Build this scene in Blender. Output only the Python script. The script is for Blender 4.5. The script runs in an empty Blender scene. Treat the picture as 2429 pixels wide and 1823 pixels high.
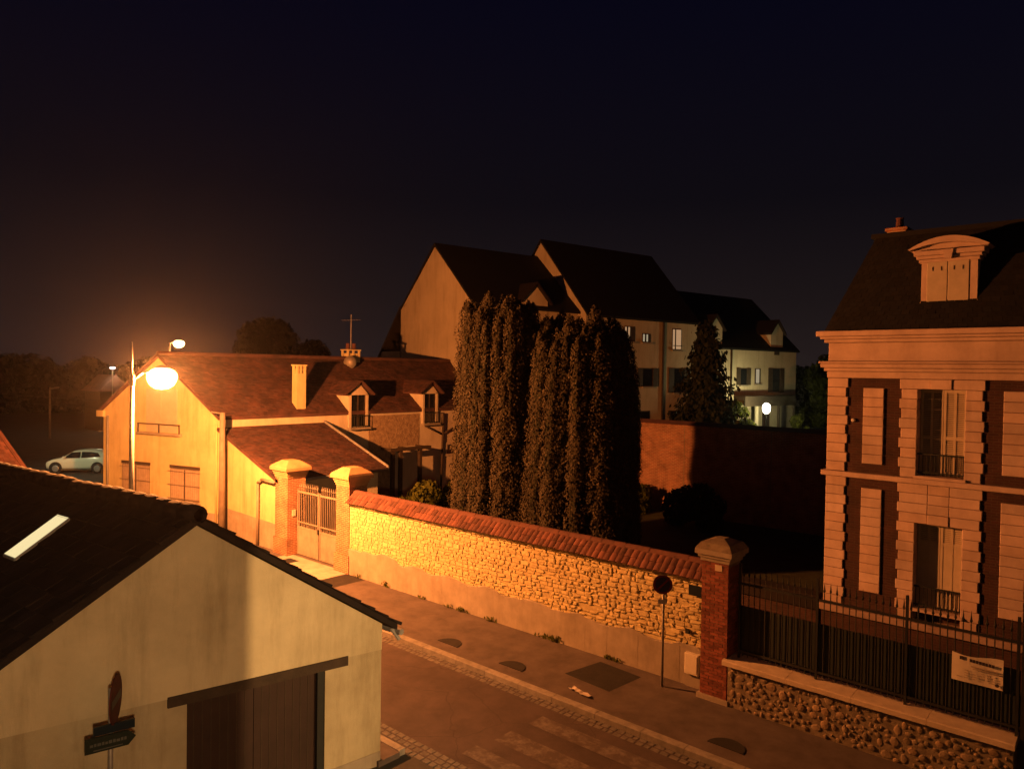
import bpy, math, random
import numpy as np
from mathutils import Matrix, Vector
random.seed(7); rng = np.random.default_rng(7)
SC = bpy.context.scene; COL = SC.collection

# ------------------------------------------------------------------ camera
cam_d = bpy.data.cameras.new('camera'); cam = bpy.data.objects.new('camera', cam_d); COL.objects.link(cam)
YAW, PITCH, ROLL = math.radians(48.305), math.radians(1.0966), math.radians(0.848)
fh = Vector((-math.cos(YAW), math.sin(YAW), 0)); rh = Vector((math.sin(YAW), math.cos(YAW), 0)); up = Vector((0, 0, 1))
fw = fh*math.cos(PITCH) - up*math.sin(PITCH); u0 = up*math.cos(PITCH) + fh*math.sin(PITCH)
rr = rh*math.cos(ROLL) + u0*math.sin(ROLL); uu = u0*math.cos(ROLL) - rh*math.sin(ROLL)
cam.matrix_world = Matrix(((rr.x, uu.x, -fw.x, 0), (rr.y, uu.y, -fw.y, 0), (rr.z, uu.z, -fw.z, 7.0), (0, 0, 0, 1)))
cam_d.sensor_width = 36; cam_d.lens = 1750/2429*36; cam_d.clip_start = .05; cam_d.clip_end = 3000
SC.camera = cam

# ------------------------------------------------------------------ night sky
W = bpy.data.worlds.new('World'); SC.world = W; W.use_nodes = True
wn = W.node_tree.nodes; wl = W.node_tree.links
tc = wn.new('ShaderNodeTexCoord'); sx = wn.new('ShaderNodeSeparateXYZ'); wl.new(tc.outputs['Generated'], sx.inputs[0])
cr = wn.new('ShaderNodeValToRGB'); wl.new(sx.outputs['Z'], cr.inputs[0])
el = cr.color_ramp.elements
el[0].position = 0.0; el[0].color = (.0170, .0110, .0110, 1)
el[1].position = 1.0; el[1].color = (.0012, .0014, .0075, 1)
for p, c in ((.09, (.0105, .0070, .0076, 1)), (.22, (.0042, .0033, .0054, 1)), (.45, (.0019, .0018, .0070, 1))):
    e = cr.color_ramp.elements.new(p); e.color = c
bg = wn['Background']; wl.new(cr.outputs[0], bg.inputs[0]); bg.inputs[1].default_value = 1.0
SC.view_settings.view_transform = 'Standard'; SC.view_settings.look = 'None'
SC.view_settings.exposure = 0.0; SC.view_settings.gamma = 1.0
SC.cycles.max_bounces = 5; SC.cycles.diffuse_bounces = 1; SC.cycles.transparent_max_bounces = 12
SC.cycles.volume_bounces = 0; SC.cycles.use_denoising = True; SC.cycles.sample_clamp_indirect = 2.0
SC.cycles.caustics_reflective = False; SC.cycles.caustics_refractive = False

SODIUM = (1.0, .285, .062); MAIN_W = 23500
LAMP2_W = 18500; LAMP2_C = (1.0, .53, .19)
LAMP3_W = 2300; LAMP3_C = (1.0, .56, .24)
PORCH_W = 620; FARLAMP_W = 800; HAZE = .00017

# ------------------------------------------------------------------ materials
def nodes(name):
    m = bpy.data.materials.new(name); m.use_nodes = True
    nt = m.node_tree; return m, nt, nt.nodes['Principled BSDF']
def N(nt, t, **kw):
    n = nt.nodes.new(t)
    for k, v in kw.items():
        if k.startswith('i_'): n.inputs[k[2:].replace('_', ' ')].default_value = v
        else: setattr(n, k, v)
    return n
def pos(nt):
    return N(nt, 'ShaderNodeNewGeometry').outputs['Position']
def mat(name, c1, c2=None, rough=.85, scale=2.5, bump=.25, bscale=30, metal=0, spec=.3, tint=False, stain=0, dist=.02, contrast=(.35, .65), crack=0):
    m, nt, b = nodes(name); L = nt.links; p = pos(nt)
    c2 = c2 or tuple(x*.72 for x in c1)
    n1 = N(nt, 'ShaderNodeTexNoise', i_Scale=scale, i_Detail=8.0, i_Roughness=.65); L.new(p, n1.inputs['Vector'])
    r = N(nt, 'ShaderNodeMapRange'); r.inputs[1].default_value, r.inputs[2].default_value = contrast
    L.new(n1.outputs[0], r.inputs[0])
    mx = N(nt, 'ShaderNodeMix', data_type='RGBA'); L.new(r.outputs[0], mx.inputs[0])
    mx.inputs[6].default_value = (*c2, 1); mx.inputs[7].default_value = (*c1, 1); out = mx.outputs[2]
    if stain:
        mp = N(nt, 'ShaderNodeMapping'); mp.inputs['Scale'].default_value = (1.6, 1.6, .22); L.new(p, mp.inputs[0])
        n3 = N(nt, 'ShaderNodeTexNoise', i_Scale=1.3, i_Detail=7.0, i_Roughness=.7); L.new(mp.outputs[0], n3.inputs['Vector'])
        r3 = N(nt, 'ShaderNodeMapRange'); r3.inputs[1].default_value = .48; r3.inputs[2].default_value = .72; r3.inputs[4].default_value = stain
        L.new(n3.outputs[0], r3.inputs[0])
        m3 = N(nt, 'ShaderNodeMix', data_type='RGBA', blend_type='MULTIPLY'); L.new(r3.outputs[0], m3.inputs[0]); L.new(out, m3.inputs[6])
        m3.inputs[7].default_value = (.45, .40, .34, 1); out = m3.outputs[2]
    if crack:
        nw = N(nt, 'ShaderNodeTexNoise', i_Scale=2.2, i_Detail=6.0); L.new(p, nw.inputs['Vector'])
        mw = N(nt, 'ShaderNodeMix', data_type='VECTOR'); mw.inputs[0].default_value = .22; L.new(p, mw.inputs[4]); L.new(nw.outputs['Color'], mw.inputs[5])
        vo = N(nt, 'ShaderNodeTexVoronoi', feature='DISTANCE_TO_EDGE', i_Scale=crack); L.new(mw.outputs[1], vo.inputs['Vector'])
        rc = N(nt, 'ShaderNodeMapRange'); rc.inputs[1].default_value = .0015; rc.inputs[2].default_value = .006; rc.inputs[3].default_value = .6; rc.inputs[4].default_value = 0.0
        L.new(vo.outputs['Distance'], rc.inputs[0])
        gt = N(nt, 'ShaderNodeMath', operation='MULTIPLY'); L.new(rc.outputs[0], gt.inputs[0]); L.new(n1.outputs[0], gt.inputs[1])
        mc = N(nt, 'ShaderNodeMix', data_type='RGBA', blend_type='MULTIPLY'); L.new(gt.outputs[0], mc.inputs[0]); L.new(out, mc.inputs[6]); mc.inputs[7].default_value = (.25, .23, .22, 1); out = mc.outputs[2]
    if tint:
        a = N(nt, 'ShaderNodeAttribute', attribute_name='tint')
        m4 = N(nt, 'ShaderNodeMix', data_type='RGBA', blend_type='MULTIPLY'); m4.inputs[0].default_value = 1
        L.new(out, m4.inputs[6]); L.new(a.outputs[0], m4.inputs[7]); out = m4.outputs[2]
    L.new(out, b.inputs['Base Color'])
    b.inputs['Roughness'].default_value = rough; b.inputs['Metallic'].default_value = metal; b.inputs['Specular IOR Level'].default_value = spec
    if bump:
        n2 = N(nt, 'ShaderNodeTexNoise', i_Scale=bscale, i_Detail=6.0, i_Roughness=.7); L.new(p, n2.inputs['Vector'])
        bp = N(nt, 'ShaderNodeBump'); bp.inputs['Strength'].default_value = bump; bp.inputs['Distance'].default_value = dist
        L.new(n2.outputs[0], bp.inputs['Height']); L.new(bp.outputs[0], b.inputs['Normal'])
    return m
def brickmat(name, c1, c2, mortar, bw=.22, bh=.065, ms=.012, bump=.5):
    m, nt, b = nodes(name); L = nt.links; p = pos(nt)
    s = N(nt, 'ShaderNodeSeparateXYZ'); L.new(p, s.inputs[0])
    ad = N(nt, 'ShaderNodeMath', operation='ADD'); L.new(s.outputs[0], ad.inputs[0]); L.new(s.outputs[1], ad.inputs[1])
    cb = N(nt, 'ShaderNodeCombineXYZ'); L.new(ad.outputs[0], cb.inputs[0]); L.new(s.outputs[2], cb.inputs[1])
    t = N(nt, 'ShaderNodeTexBrick', i_Scale=1.0); t.inputs['Brick Width'].default_value = bw; t.inputs['Row Height'].default_value = bh
    t.inputs['Mortar Size'].default_value = ms; t.inputs['Mortar Smooth'].default_value = .4; t.inputs['Bias'].default_value = 0
    t.inputs['Color1'].default_value = (*c1, 1); t.inputs['Color2'].default_value = (*c2, 1); t.inputs['Mortar'].default_value = (*mortar, 1)
    L.new(cb.outputs[0], t.inputs['Vector'])
    n1 = N(nt, 'ShaderNodeTexNoise', i_Scale=2.2, i_Detail=8.0); L.new(p, n1.inputs['Vector'])
    r = N(nt, 'ShaderNodeMapRange'); r.inputs[1].default_value = .3; r.inputs[2].default_value = .7; r.inputs[3].default_value = .6; r.inputs[4].default_value = 1.15
    L.new(n1.outputs[0], r.inputs[0])
    mx = N(nt, 'ShaderNodeMix', data_type='RGBA', blend_type='MULTIPLY'); mx.inputs[0].default_value = 1
    L.new(t.outputs[0], mx.inputs[6]); L.new(r.outputs[0], mx.inputs[7]); L.new(mx.outputs[2], b.inputs['Base Color'])
    b.inputs['Roughness'].default_value = .9
    iv = N(nt, 'ShaderNodeMath', operation='SUBTRACT'); iv.inputs[0].default_value = 1; L.new(t.outputs['Fac'], iv.inputs[1])
    bp = N(nt, 'ShaderNodeBump'); bp.inputs['Strength'].default_value = bump; bp.inputs['Distance'].default_value = .012
    L.new(iv.outputs[0], bp.inputs['Height']); L.new(bp.outputs[0], b.inputs['Normal'])
    return m
def emis(name, c, s, mixin=False):
    m, nt, b = nodes(name); nt.nodes.remove(b); o = nt.nodes['Material Output']
    e = N(nt, 'ShaderNodeEmission'); e.inputs[0].default_value = (*c, 1); e.inputs[1].default_value = s
    if mixin:
        t = N(nt, 'ShaderNodeBsdfTransparent'); a = N(nt, 'ShaderNodeAddShader')
        nt.links.new(e.outputs[0], a.inputs[0]); nt.links.new(t.outputs[0], a.inputs[1]); nt.links.new(a.outputs[0], o.inputs[0])
    else: nt.links.new(e.outputs[0], o.inputs[0])
    return m
def glassmat(name, c=(.012, .014, .016), rough=.08):
    m, nt, b = nodes(name); b.inputs['Base Color'].default_value = (*c, 1); b.inputs['Roughness'].default_value = rough
    b.inputs['Specular IOR Level'].default_value = .6; return m
def leafmat(name, c1, c2, scale=1.2, trans=0):
    m, nt, b = nodes(name); L = nt.links; p = pos(nt)
    a = N(nt, 'ShaderNodeAttribute', attribute_name='tint')
    n1 = N(nt, 'ShaderNodeTexNoise', i_Scale=scale, i_Detail=5.0); L.new(p, n1.inputs['Vector'])
    mx = N(nt, 'ShaderNodeMix', data_type='RGBA'); L.new(n1.outputs[0], mx.inputs[0]); mx.inputs[6].default_value = (*c1, 1); mx.inputs[7].default_value = (*c2, 1)
    m4 = N(nt, 'ShaderNodeMix', data_type='RGBA', blend_type='MULTIPLY'); m4.inputs[0].default_value = 1
    L.new(mx.outputs[2], m4.inputs[6]); L.new(a.outputs[0], m4.inputs[7]); L.new(m4.outputs[2], b.inputs['Base Color'])
    b.inputs['Roughness'].default_value = .7; b.inputs['Specular IOR Level'].default_value = .12
    if trans:
        t_ = N(nt, 'ShaderNodeBsdfTranslucent'); L.new(m4.outputs[2], t_.inputs[0]); ms = N(nt, 'ShaderNodeMixShader'); ms.inputs[0].default_value = trans
        L.new(b.outputs[0], ms.inputs[1]); L.new(t_.outputs[0], ms.inputs[2]); L.new(ms.outputs[0], nt.nodes['Material Output'].inputs[0])
    return m

M = {}
M['asphalt'] = mat('asphalt', (.090, .070, .070), (.060, .047, .048), .88, 1.1, .9, 130, stain=.3, dist=.014, crack=.55)
M['side_asphalt'] = mat('side_asphalt', (.06, .058, .056), (.04, .039, .038), .9, .9, .5, 120)
M['pavement'] = mat('pavement_tarmac', (.125, .102, .096), (.078, .064, .060), .9, 1.6, .8, 110, stain=.3, dist=.014)
M['concrete'] = mat('apron_concrete', (.36, .34, .30), (.25, .235, .21), .9, 2.4, .35, 60)
M['tarmac_patch'] = mat('tarmac_patch', (.028, .026, .026), (.018, .017, .017), .92, 3, .6, 120)
M['kerb'] = mat('kerb_stone', (.30, .28, .25), (.19, .18, .16), .85, 5, .4, 50, tint=True)
M['sett'] = mat('gutter_sett', (.17, .16, .145), (.10, .095, .09), .85, 9, .4, 70, tint=True)
M['soil'] = mat('garden_soil', (.060, .066, .028), (.040, .036, .020), .95, 1.5, .8, 25, dist=.05)
M['land'] = mat('far_land', (.05, .055, .03), (.03, .032, .02), .95, .4, .4, 8)
M['rubble'] = mat('rubble_stone', (.64, .54, .27), (.47, .38, .19), .9, 7, .55, 45, tint=True, dist=.015)
M['mortar'] = mat('lime_mortar', (.58, .48, .24), (.43, .35, .175), .95, 2.6, .7, 60, dist=.02)
M['cement'] = mat('cement_render', (.36, .315, .25), (.25, .215, .165), .92, 1.4, .35, 55, stain=.4)
M['flint'] = mat('flint_rubble', (.30, .23, .15), (.19, .14, .09), .85, 6, .6, 30, tint=True, dist=.02)
M['flint_mortar'] = mat('flint_mortar', (.26, .215, .15), (.15, .12, .085), .95, 5, .8, 45, dist=.02)
M['coping_stone'] = mat('coping_stone', (.60, .50, .37), (.46, .38, .28), .85, 3, .3, 60)
M['tile'] = mat('clay_tile', (.14, .056, .044), (.08, .035, .031), .85, 2.2, .35, 60, tint=True)
M['old_tile'] = mat('old_clay_tile', (.112, .052, .046), (.056, .031, .031), .9, 1.5, .4, 50, tint=True)
M['dark_tile'] = mat('weathered_dark_tile', (.020, .013, .012), (.012, .009, .009), .9, 1.8, .4, 40, tint=True)
M['slate'] = mat('slate', (.010, .010, .012), (.007, .007, .008), .85, 3, .2, 40, tint=True)
M['plaster'] = mat('ochre_plaster', (.62, .54, .29), (.50, .42, .22), .92, .8, .35, 60, stain=.55)
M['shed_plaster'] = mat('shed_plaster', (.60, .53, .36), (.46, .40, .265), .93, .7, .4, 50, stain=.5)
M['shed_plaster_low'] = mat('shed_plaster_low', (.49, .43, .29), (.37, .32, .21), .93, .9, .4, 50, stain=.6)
M['far_plaster'] = mat('far_plaster', (.55, .47, .33), (.45, .38, .26), .93, .5, .3, 20, stain=.45)
M['white_render'] = mat('white_render', (.62, .55, .42), (.50, .43, .32), .9, 1.2, .3, 50, stain=.3)
M['rubble_face'] = mat('rubble_face', (.40, .30, .20), (.22, .15, .095), .95, 5, .9, 14, dist=.05)
M['ashlar'] = mat('pale_ashlar', (.60, .45, .38), (.44, .325, .27), .88, 1.3, .2, 70, tint=True, stain=.3)
M['brick'] = brickmat('red_brick', (.40, .150, .075), (.30, .105, .055), (.42, .32, .21))
M['brick_dark'] = brickmat('dark_red_brick', (.060, .019, .015), (.042, .014, .012), (.060, .034, .027))
M['brick_wall'] = brickmat('garden_brick', (.34, .125, .065), (.24, .085, .05), (.34, .24, .15), .24, .075, .016)
M['brick_unit'] = mat('brick_unit', (.25, .080, .052), (.17, .055, .038), .9, 12, .3, 90, tint=True)
M['iron'] = mat('painted_iron', (.020, .024, .024), (.014, .016, .016), .5, 4, .15, 50, spec=.4)
M['sheet'] = mat('dark_green_sheet', (.030, .040, .036), (.022, .029, .027), .55, 2, .1, 30)
M['gate_paint'] = mat('gate_paint', (.30, .25, .20), (.22, .18, .145), .6, 2, .2, 40, stain=.4)
M['zinc'] = mat('zinc', (.30, .30, .30), (.2, .2, .2), .5, 3, .15, 40)
M['pole_steel'] = mat('galvanised_steel', (.28, .26, .24), (.2, .19, .17), .5, 6, .1, 60, metal=.3)
M['wood_dark'] = mat('dark_wood', (.060, .042, .030), (.040, .028, .020), .75, 4, .4, 40)
M['pole_wood'] = mat('pole_concrete', (.26, .215, .17), (.18, .15, .12), .9, 3, .3, 50, stain=.4)
M['brown_door'] = mat('brown_door', (.040, .022, .018), (.030, .017, .014), .6, 2, .2, 30)
M['shutter'] = mat('pale_shutter', (.50, .43, .33), (.42, .36, .27), .7, 3, .1, 60)
M['cream_metal'] = mat('cream_box', (.68, .63, .50), (.58, .53, .42), .6, 3, .1, 60)
M['white_board'] = mat('white_board', (.72, .66, .55), (.64, .58, .47), .7, 3, .05, 40)
M['ink'] = mat('dark_print', (.05, .04, .04), (.05, .04, .04), .8, 3, 0)
M['faint_ink'] = mat('faded_print', (.46, .38, .29), (.42, .35, .27), .8, 6, 0)
M['cap_terracotta'] = mat('cap_terracotta', (.50, .30, .16), (.38, .22, .115), .9, 3, .3, 50)
M['sign_blue'] = mat('sign_blue', (.016, .020, .08), (.014, .018, .07), .45, 4, 0)
M['sign_red'] = mat('sign_red', (.16, .012, .010), (.13, .012, .010), .6, 4, 0)
M['shaded_white'] = mat('shaded_white', (.085, .09, .085), (.06, .065, .06), .6, 4, 0)  # sign white darkened so it reads as a silhouette, shade put into the colour
M['shaded_red'] = mat('shaded_red', (.085, .014, .012), (.06, .012, .011), .7, 4, 0)  # darker copy of the sign red, shade of the edge-on disc in the colour
M['sign_white'] = mat('sign_white', (.6, .58, .54), (.5, .48, .45), .5, 4, 0)
M['sign_green'] = mat('sign_dark_green', (.010, .017, .013), (.009, .015, .011), .5, 4, 0)
M['plate_navy'] = mat('enamel_navy', (.010, .018, .028), (.010, .016, .024), .3, 4, 0)
M['paint'] = mat('white_road_paint', (.27, .25, .24), (.080, .065, .062), .85, 5.5, .4, 110, contrast=(.44, .95))
M['paper'] = mat('paper', (.62, .58, .52), (.5, .46, .4), .8, 8, .1, 40)
M['yew'] = leafmat('yew_foliage', (.036, .032, .022), (.060, .050, .035))
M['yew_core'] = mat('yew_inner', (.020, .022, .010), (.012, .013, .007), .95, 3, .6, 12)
M['bark'] = mat('bark', (.10, .07, .05), (.05, .036, .026), .95, 6, .8, 25)
M['leaf'] = leafmat('broad_leaf', (.060, .080, .018), (.125, .135, .022), 2, .5)
M['leaf_dark'] = leafmat('dark_leaf', (.016, .020, .011), (.026, .030, .015), 1)
M['wood_leaf'] = leafmat('woodland_leaf', (.010, .010, .008), (.014, .014, .010), 1)
M['glass'] = glassmat('window_glass')
M['curtain'] = mat('net_curtain_glass', (.46, .37, .29), (.36, .29, .22), .5, 6, .2, 20)
M['carpaint'] = mat('white_car_paint', (.62, .62, .50), (.60, .60, .48), .25, 1, 0, spec=.6)
M['rubber'] = mat('tyre_rubber', (.02, .02, .02), (.015, .015, .015), .8, 6, 0)
M['alloy'] = mat('alloy', (.35, .35, .34), (.3, .3, .29), .35, 6, 0, metal=.6)
M['satellite'] = mat('dish_grey', (.55, .5, .42), (.5, .45, .38), .6, 4, 0)
M['stucco_base'] = mat('base_course_stone', (.36, .26, .22), (.27, .19, .16), .9, 3, .3, 50, stain=.3)
M['lens_sodium'] = emis('sodium_bowl', (1.0, .56, .16), 14, True)
M['lens_far'] = emis('sodium_bowl_far', (1.0, .62, .24), 12, True)
M['lens_white'] = emis('white_lamp', (.9, .85, 1.0), 5, True)
M['lens_porch'] = emis('porch_globe', (1.0, .88, .72), 6, True)
M['lens_warm'] = emis('warm_bowl', (1.0, .72, .38), 8, True)
M['lit_skylight'] = emis('lit_skylight', (1.0, .80, .40), .95)
M['lit_window'] = emis('lit_window', (1.0, .56, .28), .42)
M['lit_window2'] = emis('lit_window_pale', (1.0, .80, .50), .34)

# ------------------------------------------------------------------ mesh helpers
I4 = Matrix.Identity(4)
def link(o): COL.objects.link(o); return o
def tag(o, label, cat=None, group=None, kind=None):
    o['label'] = label
    if cat: o['category'] = cat
    if group: o['group'] = group
    if kind: o['kind'] = kind
    return o
def struct(o): o['kind'] = 'structure'; return o
def stuff(o): o['kind'] = 'stuff'; return o
def thing(name, loc, label, cat, group=None):
    o = link(bpy.data.objects.new(name, None)); o.location = loc; o.empty_display_size = .2
    return tag(o, label, cat, group)
def parent(o, p):
    if p is not None:
        o.parent = p
        o.matrix_parent_inverse = p.matrix_basis.inverted() if p.parent is None else I4
    return o
class MB:
    def __init__(s, T=None): s.v = []; s.f = []; s.t = []; s.T = T
    def add(s, vs, fs, tint=1.0):
        n = len(s.v)
        if s.T is not None: vs = [tuple(s.T @ Vector(v)) for v in vs]
        s.v += [tuple(v) for v in vs]; s.f += [tuple(i+n for i in f) for f in fs]; s.t += [tint]*len(fs); return s
    def box(s, x0, x1, y0, y1, z0, z1, tint=1.0):
        return s.add([(x0,y0,z0),(x1,y0,z0),(x1,y1,z0),(x0,y1,z0),(x0,y0,z1),(x1,y0,z1),(x1,y1,z1),(x0,y1,z1)],
            [(3,2,1,0),(4,5,6,7),(0,1,5,4),(1,2,6,5),(2,3,7,6),(3,0,4,7)], tint)
    def cbox(s, x0, x1, y0, y1, z0, z1, c=.01, tint=1.0):   # box with chamfered -Y (front) edges
        return s.add([(x0,y1,z0),(x1,y1,z0),(x1,y1,z1),(x0,y1,z1),(x0,y0+c,z0),(x1,y0+c,z0),(x1,y0+c,z1),(x0,y0+c,z1),
            (x0+c,y0,z0+c),(x1-c,y0,z0+c),(x1-c,y0,z1-c),(x0+c,y0,z1-c)],
            [(8,9,10,11),(4,5,9,8),(5,6,10,9),(6,7,11,10),(7,4,8,11),(0,1,5,4),(1,2,6,5),(2,3,7,6),(3,0,4,7)], tint)
    def prism(s, pts, axis, d0, d1, tint=1.0):   # 2-D polygon extruded along axis
        n = len(pts)
        def P(a, b, d): return {'x': (d, a, b), 'y': (a, d, b), 'z': (a, b, d)}[axis]
        return s.add([P(a, b, d0) for a, b in pts] + [P(a, b, d1) for a, b in pts],
            [tuple(range(n)), tuple(reversed(range(n, 2*n)))] + [(i, i+n, (i+1) % n+n, (i+1) % n) for i in range(n)], tint)
    def tube(s, p0, p1, r0, r1=None, n=8, tint=1.0):
        p0, p1 = Vector(p0), Vector(p1); r1 = r0 if r1 is None else r1
        d = (p1-p0).normalized(); a = d.orthogonal().normalized(); b = d.cross(a)
        vs = []
        for p, r in ((p0, r0), (p1, r1)):
            for i in range(n):
                t = 2*math.pi*i/n; vs.append(p + a*math.cos(t)*r + b*math.sin(t)*r)
        return s.add(vs, [(i, (i+1) % n, (i+1) % n+n, i+n) for i in range(n)] + [tuple(reversed(range(n))), tuple(range(n, 2*n))], tint)
    def lathe(s, prof, c, n=16, axis='z', tint=1.0, sq=1.0):
        vs, fs = [], []
        for r, h in prof:
            for i in range(n):
                t = 2*math.pi*i/n; a, b = r*math.cos(t), r*math.sin(t)*sq
                vs.append({'z': (c[0]+a, c[1]+b, c[2]+h), 'y': (c[0]+a, c[1]+h, c[2]+b), 'x': (c[0]+h, c[1]+a, c[2]+b)}[axis])
        for k in range(len(prof)-1):
            for i in range(n):
                j = (i+1) % n; fs.append((k*n+i, k*n+j, (k+1)*n+j, (k+1)*n+i))
        fs.append(tuple(range(n))); fs.append(tuple(range((len(prof)-1)*n, len(prof)*n)))
        return s.add(vs, fs, tint)
    def mesh(s, name, smooth=False):
        me = bpy.data.meshes.new(name); me.from_pydata(s.v, [], s.f)
        if any(isinstance(t, tuple) or t != 1.0 for t in s.t):
            at = me.attributes.new('tint', 'FLOAT_COLOR', 'FACE')
            for i, t in enumerate(s.t): at.data[i].color = (*t, 1) if isinstance(t, tuple) else (t, t, t, 1)
        else:
            at = me.attributes.new('tint', 'FLOAT_COLOR', 'FACE')
            at.data.foreach_set('color', [1.0]*(4*len(s.f)))
        if smooth: me.polygons.foreach_set('use_smooth', [True]*len(me.polygons))
        me.update(); return me
    def build(s, name, m, par=None, smooth=False):
        me = s.mesh(name, smooth); me.materials.append(M[m] if isinstance(m, str) else m)
        return parent(link(bpy.data.objects.new(name, me)), par)
def frame(ox, oy, dx, dy, oz=0):   # local x along (dx,dy), local y to its left, z up
    l = math.hypot(dx, dy); dx /= l; dy /= l
    return Matrix(((dx, -dy, 0, ox), (dy, dx, 0, oy), (0, 0, 1, oz), (0, 0, 0, 1)))
R = random.uniform
def T(spread=.18): return 1.0 + R(-spread, spread)
def tcol(spread=.2, warm=.06): k = 1+R(-spread, spread); w = R(-warm, warm); return (k*(1+w), k, k*(1-w))

def tile_sheet(name, E0, E1, R1, R0, course, tw, m, par, th=.018, T4=None, jit=.006, spread=.28):
    E0, E1, R1, R0 = map(Vector, (E0, E1, R1, R0)); mb = MB(T4)
    nrm = (E1-E0).cross(R0-E0).normalized()
    if nrm.z < 0: nrm = -nrm
    rows = max(2, int(((R0-E0).length+(R1-E1).length)/2/course)); cols = max(2, int((E1-E0).length/tw))
    for i in range(rows):
        t0, t1 = i/rows, min(1, (i+1.25)/rows)
        a0, a1 = E0.lerp(R0, t0), E1.lerp(R1, t0); b0, b1 = E0.lerp(R0, t1), E1.lerp(R1, t1)
        off = .5 if i % 2 else 0
        for j in range(-1 if off else 0, cols):
            s0, s1 = max(0, (j+off)/cols), min(1, (j+off+.965)/cols)
            if s1 <= s0: continue
            h = th*R(.8, 1.2); e = R(-jit, jit)
            p = [a0.lerp(a1, s0)+nrm*(h*2+e), a0.lerp(a1, s1)+nrm*(h*2+R(-jit, jit)*.5+e), b0.lerp(b1, s1)+nrm*(h*.6), b0.lerp(b1, s0)+nrm*(h*.6)]
            q = [a0.lerp(a1, s0), a0.lerp(a1, s1)]
            mb.add(p+q, [(0, 1, 2, 3), (4, 5, 1, 0), (5, 2, 1), (4, 0, 3)], tcol(spread, .10))
    return stuff(mb.build(name, m, par))

def leaf_mesh(name, P, Nn, size, m, par, tint=None, elong=1.6, spread=.55):
    n = len(P); P = np.asarray(P); Nn = np.asarray(Nn)
    Nn = Nn + rng.normal(0, spread, (n, 3)); Nn /= np.linalg.norm(Nn, axis=1)[:, None]+1e-9
    r = rng.normal(0, .5, (n, 3)); r[:, 2] += 1.0
    a = np.cross(Nn, r); a /= np.linalg.norm(a, axis=1)[:, None]+1e-9; b = np.cross(a, Nn)
    s = (size*rng.uniform(.6, 1.4, n))[:, None]; bw = s*.5; bl = s*.5*elong
    q = np.stack([P-a*bw*.5-b*bl, P+a*bw-b*bl*.1, P+b*bl, P-a*bw+b*bl*.15], 1).reshape(-1, 3)
    me = bpy.data.meshes.new(name); me.vertices.add(4*n); me.vertices.foreach_set('co', q.ravel())
    me.loops.add(4*n); me.loops.foreach_set('vertex_index', np.arange(4*n, dtype=np.int32))
    me.polygons.add(n); me.polygons.foreach_set('loop_start', np.arange(0, 4*n, 4, dtype=np.int32)); me.polygons.foreach_set('loop_total', np.full(n, 4, dtype=np.int32))
    me.update(calc_edges=True)
    k = rng.uniform(.55, 1.45, n) if tint is None else tint*rng.uniform(.82, 1.18, n)
    at = me.attributes.new('tint', 'FLOAT_COLOR', 'FACE'); at.data.foreach_set('color', np.stack([k*1.05, k, k*.9, np.ones(n)], 1).astype(np.float32).ravel())
    me.materials.append(M[m]); return parent(link(bpy.data.objects.new(name, me)), par)

def blob_leaves(centres, radii, dens):
    P, Nn = [], []
    for c, r in zip(centres, radii):
        r = np.asarray(r, float); n = int(dens*(r[0]*r[1]+r[1]*r[2]+r[0]*r[2])*4.2)
        d = rng.normal(0, 1, (n, 3)); d /= np.linalg.norm(d, axis=1)[:, None]
        k = rng.uniform(.55, 1.06, n)**.6
        P.append(np.asarray(c)+d*r*k[:, None]); Nn.append(d/r)
    Nn = np.concatenate(Nn); Nn /= np.linalg.norm(Nn, axis=1)[:, None]
    return np.concatenate(P), Nn

def bush(name, base, h, w, label, cat, group=None, m='leaf_dark', size=.16, dens=60, trunk=True, nb=14, seed=1, low=.1):
    random.seed(seed); t = thing(name, base, label, cat, group)
    cs, rs = [], []
    for i in range(nb):
        a = R(0, 6.28); k = R(0, 1)**.6; z = R(low, .92); sp = math.sin(math.pi*min(.95, .25+z*.72))
        cs.append((base[0]+math.cos(a)*k*w*.5*sp, base[1]+math.sin(a)*k*w*.5*sp, base[2]+h*z)); rr_ = w*R(.16, .27); rs.append((rr_, rr_, rr_*R(.75, 1.2)))
    P, Nn = blob_leaves(cs, rs, dens)
    leaf_mesh('crown' if trunk else 'foliage', P, Nn, size, m, t)
    mb = MB(); mb.tube(base, (base[0]+R(-.1, .1), base[1], base[2]+h*.55), w*.035+.03, w*.012+.01, 7)
    for c in cs[:7]: mb.tube((base[0], base[1], base[2]+h*R(.15, .45)), c, w*.012+.01, .008, 5)
    mb.build('trunk' if trunk else 'stem', 'bark', t); return t

# ------------------------------------------------------------------ ground, road, pavements
def sheet(name, pts, z, m, kind='structure', par=None):
    mb = MB(); mb.add([(x, y, z) for x, y in pts], [tuple(range(len(pts)))]); o = mb.build(name, m, par)
    if kind: o['kind'] = kind
    return o
sheet('ground', [(-900, -500), (500, -500), (500, 900), (-900, 900)], -.14, 'land')
sheet('road', [(-46, 9.35), (-36.5, 9.3), (-25, 9.0), (14, 8.95), (14, 12.3), (-25, 12.3), (-36.6, 11.3), (-46, 12)], -.10, 'asphalt')
sheet('side_street', [(-10.9, 8.95), (-12.6, -14), (-.1, -14), (-.1, 8.95)], -.104, 'side_asphalt')
sheet('car_park_ground', [(-120, 9), (-46, 9.35), (-46, 12), (-37.4, 13), (-34, 60), (-120, 60)], -.105, 'side_asphalt')
pav = MB().prism([(-36.6, 11.6), (-25, 12.55), (14, 12.55), (14, 15.3), (-20, 15.3), (-21, 15.6), (-30, 15.3), (-36.8, 13.3)], 'z', -.12, 0).build('far_pavement', 'pavement'); struct(pav)
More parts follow.
